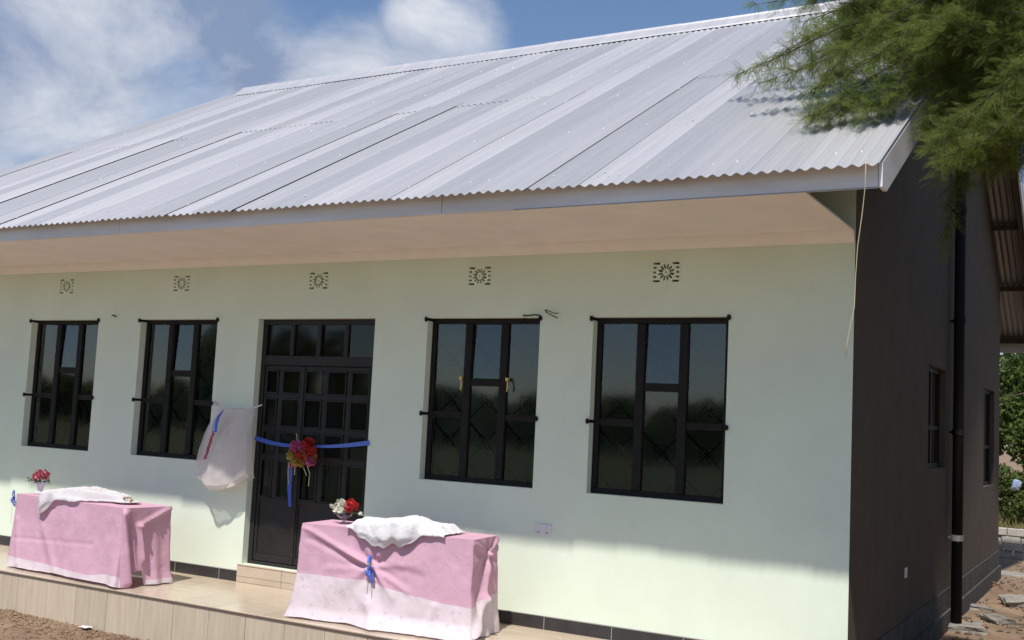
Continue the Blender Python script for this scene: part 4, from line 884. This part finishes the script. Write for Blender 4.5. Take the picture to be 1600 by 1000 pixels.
for k in range(150):   # fill of the dense part
    px, py = random.uniform(1290, 1620), random.uniform(-60, 225)
    if py > (px-1280)*.66 or (py > 150 and px < 1460) or (px < 1400 and random.random() < .6): continue
    t_ = random.uniform(7.3, 8.3) if px < 1470 else random.uniform(6.4, 8.2); dx = random.uniform(40, 100); dy = random.uniform(10, 60)*random.choice((1, 1, -.3))
    limb(A_(px+dx, py-dy*.6, t_-.1), A_(px+dx*.4, py-dy*.2, t_), A_(px, py, t_+.05), A_(px-dx*.25, py+dy*.35, t_+.12), dens=1.0)
# limbs to the right and behind, outside the picture: the rest of the crown
for k in range(60):
    a = random.uniform(-2.4, 2.6); r0 = random.uniform(1.0, 2.2); r1 = r0 + random.uniform(.8, 1.5); z0 = random.uniform(4.3, 6.4)
    c0 = T0 + np.array([.2, 1.2, 0])
    limb(c0+np.array([r0*math.cos(a), r0*1.2*math.sin(a), z0]), c0+np.array([(r0+r1)/2*math.cos(a+.1), (r0+r1)/2*1.2*math.sin(a+.1), z0+.1]), c0+np.array([r1*math.cos(a+.15), r1*1.3*math.sin(a+.15), z0-.35]), dens=.5)
br = MB(); fr_c = []; fr_d = []; fr_u = []; fr_s = []
for pp, dens in limbs:
    P = [Vector(q) for q in pp]; dense = []
    for a, b in zip(P[:-1], P[1:]): dense += [a.lerp(b, k/6) for k in range(6)]
    dense.append(P[-1]); dense = [p_ + Vector((fbm(p_.x*2, p_.y*2, p_.z*2, 2),)*3)*.02 for p_ in dense]
    br.tube(dense, .009, 5, .002)
    n_ = len(dense); tot = sum((P[i+1]-P[i]).length for i in range(len(P)-1))
    for i in range(1, n_):
        t_ = i/(n_-1); dirv = (dense[i]-dense[i-1]).normalized()
        nt_ = 2 if dens >= 1 else 1
        if random.random() > dens*1.0 + .3: nt_ = 0
        for q in range(nt_):      # twigs
            ln = (.10 + .14*(1-t_))*random.uniform(.6, 1.3); dv = (dirv*.9 + Vector((random.gauss(0,.7), random.gauss(0,.7), random.gauss(-.1,.6)))).normalized()
            tw_ = [dense[i], dense[i]+dv*ln*.5+Vector((0,0,.01)), dense[i]+dv*ln+Vector((0,0,-.05*ln/.3))]; br.tube(tw_, .0035, 3, .0015, cap=False)
            for m_ in range(int(ln/.0125)):
                s_ = random.random(); p_ = tw_[0].lerp(tw_[1], s_*2) if s_ < .5 else tw_[1].lerp(tw_[2], s_*2-1)
                fd = (dv*.6 + Vector((random.gauss(0,.8), random.gauss(0,.8), random.gauss(0,.6)))).normalized(); fr_c.append(p_[:]); fr_d.append(fd[:]); fr_u.append((random.gauss(0,.5), random.gauss(0,.5), 1)); fr_s.append(random.uniform(.06, .115))
        for m_ in range(4):
            fd = (dirv*.5 + Vector((random.gauss(0,.8), random.gauss(0,.8), random.gauss(0,.6)))).normalized(); fr_c.append(dense[i][:]); fr_d.append(fd[:]); fr_u.append((random.gauss(0,.5), random.gauss(0,.5), 1)); fr_s.append(random.uniform(.05, .10))
for pp in [(hub, hub+np.array([-.9, .1, 1.3]), np.array(limbs[3][0][0])), (hub, hub+np.array([-.7, -.1, 1.6]), np.array(limbs[0][0][0])), (hub, hub+np.array([-.6, .5, .9]), np.array(limbs[9][0][0])), (hub, hub+np.array([.5, .6, 1.5]), T0+np.array([1.2, 1.8, 5.2])), (hub, hub+np.array([.3, 1.0, 1.4]), T0+np.array([.1, 2.6, 5.2]))]:
    br.tube([Vector(q) for q in pp], .09, 8, .03)
o = br.build('branches', M['twig'], tree); o.matrix_parent_inverse = Matrix.Translation(-Vector(T0))
C_ = np.array(fr_c); Dv = np.array(fr_d); U = np.array(fr_u); S = np.array(fr_s); nf_ = len(C_)
side = np.cross(U, Dv); side /= np.linalg.norm(side, axis=1)[:, None]; up_ = np.cross(Dv, side); up_ /= np.linalg.norm(up_, axis=1)[:, None]
npair = 9; tv_ = []
for k in range(npair):
    x = .12 + .88*k/(npair-1); lw = .30*(1-.45*abs(2*x-1.05)); th_ = .075
    for sg in (-1, 1): tv_ += [(x-th_, 0, 0), (x+.05, sg*lw*.55, .03), (x+.10, sg*lw, .01), (x+.02, sg*lw*.6, .03)]
TV = np.array(tv_)
Vall = C_[:, None, :] + S[:, None, None]*(TV[None, :, 0:1]*Dv[:, None, :] + TV[None, :, 1:2]*side[:, None, :] + (TV[None, :, 2:3] - .18*TV[None, :, 0:1]**2)*up_[:, None, :])
Vall = Vall.reshape(-1, 3) - T0
crown = quad_mesh('crown', Vall, M['leaf'], tree)
# bulk of the crown, outside the frame on the right and above the gable; lower masses added to block light
leaf_cloud('crown', [(.75, 2.5, 4.9), (1.7, .6, 5.6), (2.1, 4.0, 4.4), (1.9, 5.2, 4.6), (1.9, 2.2, 3.4), (1.6, 5.6, 3.2), (.75, 1.2, 5.5)], [(.7, 1.5, .8), (1.3, 1.3, .8), (1.3, 1.3, 1.0), (.9, 1.2, .9), (1.0, 1.2, 1.2), (1.1, 1.2, 1.3), (.6, 1.0, .5)], 90000, .06, M['leaf'], tree, seed=5)
leaf_cloud('crown', [(2.2, 4.5, 2.2), (1.6, 7.0, 3.6), (2.8, 1.8, 2.6), (3.2, 6.5, 2.2), (2.2, -1.0, 4.2), (3.0, .5, 4.6)], [(1.1, 1.6, 2.0), (1.2, 1.4, 1.0), (.9, 1.5, 2.2), (1.2, 2.0, 2.2), (1.2, 1.0, .9), (1.3, 1.5, 1.1)], 70000, .13, M['leaf'], tree, seed=6)  # large-leaved masses added out of view to keep sky light off the gable
leaf_cloud('crown', [(3.4, 1.5, 1.6), (3.6, 4.0, 1.8), (3.4, 6.6, 1.8), (3.6, 9.0, 1.6), (3.2, -1.0, 2.0), (3.6, 3.0, 4.0), (3.6, 6.0, 4.0), (2.6, .2, 1.2), (2.5, 2.4, 1.1), (2.6, 4.6, 1.0)], [(1.1, 1.6, 1.7), (1.2, 1.6, 1.9), (1.2, 1.6, 1.9), (1.2, 1.6, 1.7), (1.0, 1.3, 1.6), (1.2, 1.8, 1.4), (1.2, 1.8, 1.4), (.8, 1.1, 1.4), (.8, 1.2, 1.3), (.8, 1.2, 1.2)], 85000, .19, M['leaf'], tree, seed=16)  # unseen hedge-like foliage down to the ground, added to darken the gable wall

# --- trees and bushes behind the building, seen past its back corner
def bg_tree(label, x, y, h, r_, seed, cnt=9000, group='trees beyond the block wall'):
    random.seed(seed); t_ = thing('broadleaf_tree', label, 'tree', (x, y, GZ), group)
    MB().tube([(0,0,-.2), (.08,.05,h*.25), (-.05,.1,h*.5), (.05,0,h*.75)], .12, 8, .04).build('trunk', M['bark'], t_, True)
    bb = MB()
    for k in range(5): a = 1.3*k+seed; bb.tube([(0,.05,h*.3+.08*k*h*.5), (r_*.45*math.cos(a), r_*.45*math.sin(a), h*.55+.05*k*h), (r_*.8*math.cos(a), r_*.8*math.sin(a), h*.7)], .05, 5, .015)
    bb.build('branches', M['bark'], t_)
    cs = [(random.gauss(0, r_*.45), random.gauss(0, r_*.45), h*random.uniform(.35, .9)) for _ in range(14)]; rs = [(r_*random.uniform(.3, .5), r_*random.uniform(.3, .5), h*random.uniform(.09, .16)) for _ in range(14)]
    leaf_cloud('crown', cs, rs, cnt, .17, M['leaf_far'], t_, seed=seed); return t_
bg_tree('broad green tree right behind the gap at the back corner', .4, 25.0, 4.6, 2.4, 11, 16000)
bg_tree('tall green tree farther left beyond the building corner', -3.2, 29.0, 5.2, 2.8, 12)
bg_tree('green tree at the right edge beyond the block wall', 3.4, 27.0, 5.0, 2.6, 13)
bg_tree('distant tree closing the view behind the others', -1.0, 38.0, 7.5, 3.8, 14)
def bush(label, x, y, r_, h, seed):
    t_ = thing('bush', label, 'bush', (x, y, GZ), 'bushes beyond the block wall'); mb = MB()
    for k in range(6): a = k*1.05+seed; mb.tube([(0,0,-.05), (r_*.4*math.cos(a), r_*.4*math.sin(a), h*.4), (r_*.7*math.cos(a), r_*.7*math.sin(a), h*.8)], .02, 4, .006)
    mb.build('stems', M['bark'], t_); rr = np.random.default_rng(seed)
    leaf_cloud('foliage', [(rr.normal(0, r_*.35), rr.normal(0, r_*.35), h*rr.uniform(.3, .75)) for _ in range(8)], [(r_*.45, r_*.45, h*.28)]*8, 5000, .10, M['leaf_far'], t_, seed=seed)
bush('rounded bush in front of the broad tree', -.9, 22.5, 1.0, 1.5, 21); bush('low loose bush left of the rounded bush', -2.6, 21.0, .9, 1.1, 22); bush('bush under the tree at the right edge', 2.0, 24.0, 1.1, 1.4, 23)
P = at(1588, 765, 2, GZ+.5); P = CAM + (P-CAM)*min(1, 24/np.linalg.norm(P-CAM))
chunk('bundle', 'small pale blue and white bundle under the trees past the block wall', 'bundle', (at(1588, 758, t=24.0)[0], at(1588, 758, t=24.0)[1], at(1588, 758, t=24.0)[2]), .17, .16, .22, (.2, .3, .4), mat('bundle_cloth', (.42, .50, .62), .8, col2=(.15, .22, .42), vscale=5), 9)
# dry grass past the wall, and the tree line across the yard that the window panes mirror
sp_ = np.random.default_rng(3); n_ = 14000; X = sp_.uniform(-5, 7, n_); Y = sp_.uniform(14.5, 30, n_); Hh = sp_.uniform(.05, .22, n_); A = sp_.uniform(0, 6.28, n_); bx_, by_ = np.cos(A)*.02, np.sin(A)*.02; lx, ly = sp_.normal(0, .05, n_), sp_.normal(0, .05, n_)
Vg = np.stack([np.stack([X-bx_, Y-by_, np.full(n_, GZ)], 1), np.stack([X+bx_, Y+by_, np.full(n_, GZ)], 1), np.stack([X+lx+bx_*.2, Y+ly+by_*.2, GZ+Hh], 1), np.stack([X+lx-bx_*.2, Y+ly-by_*.2, GZ+Hh], 1)], 1).reshape(-1, 3)
tag(quad_mesh('grass', Vg, foliage_mat('dry_grass', (.16, .15, .05), (.32, .28, .12), .3)), kind='stuff')
rr = np.random.default_rng(8); cs = []; rs = []
for k in range(70):
    x = -112 + k*1.9 + rr.normal(0, .5); hh = 2.3 + 1.0*abs(math.sin(k*.61)) + rr.uniform(0, .7); y = -52 - rr.uniform(0, 7)
    if -60 < x < -46 or -98 < x < -88: hh += 4.5*rr.uniform(.5, 1)
    for q in range(3): cs.append((x + rr.normal(0, .7), y, hh*(.16+.30*q))); rs.append((1.9, 1.6, hh*.24))
tag(leaf_cloud('treeline', cs, rs, 90000, .42, M['leaf_far'], None, seed=9), kind='stuff')
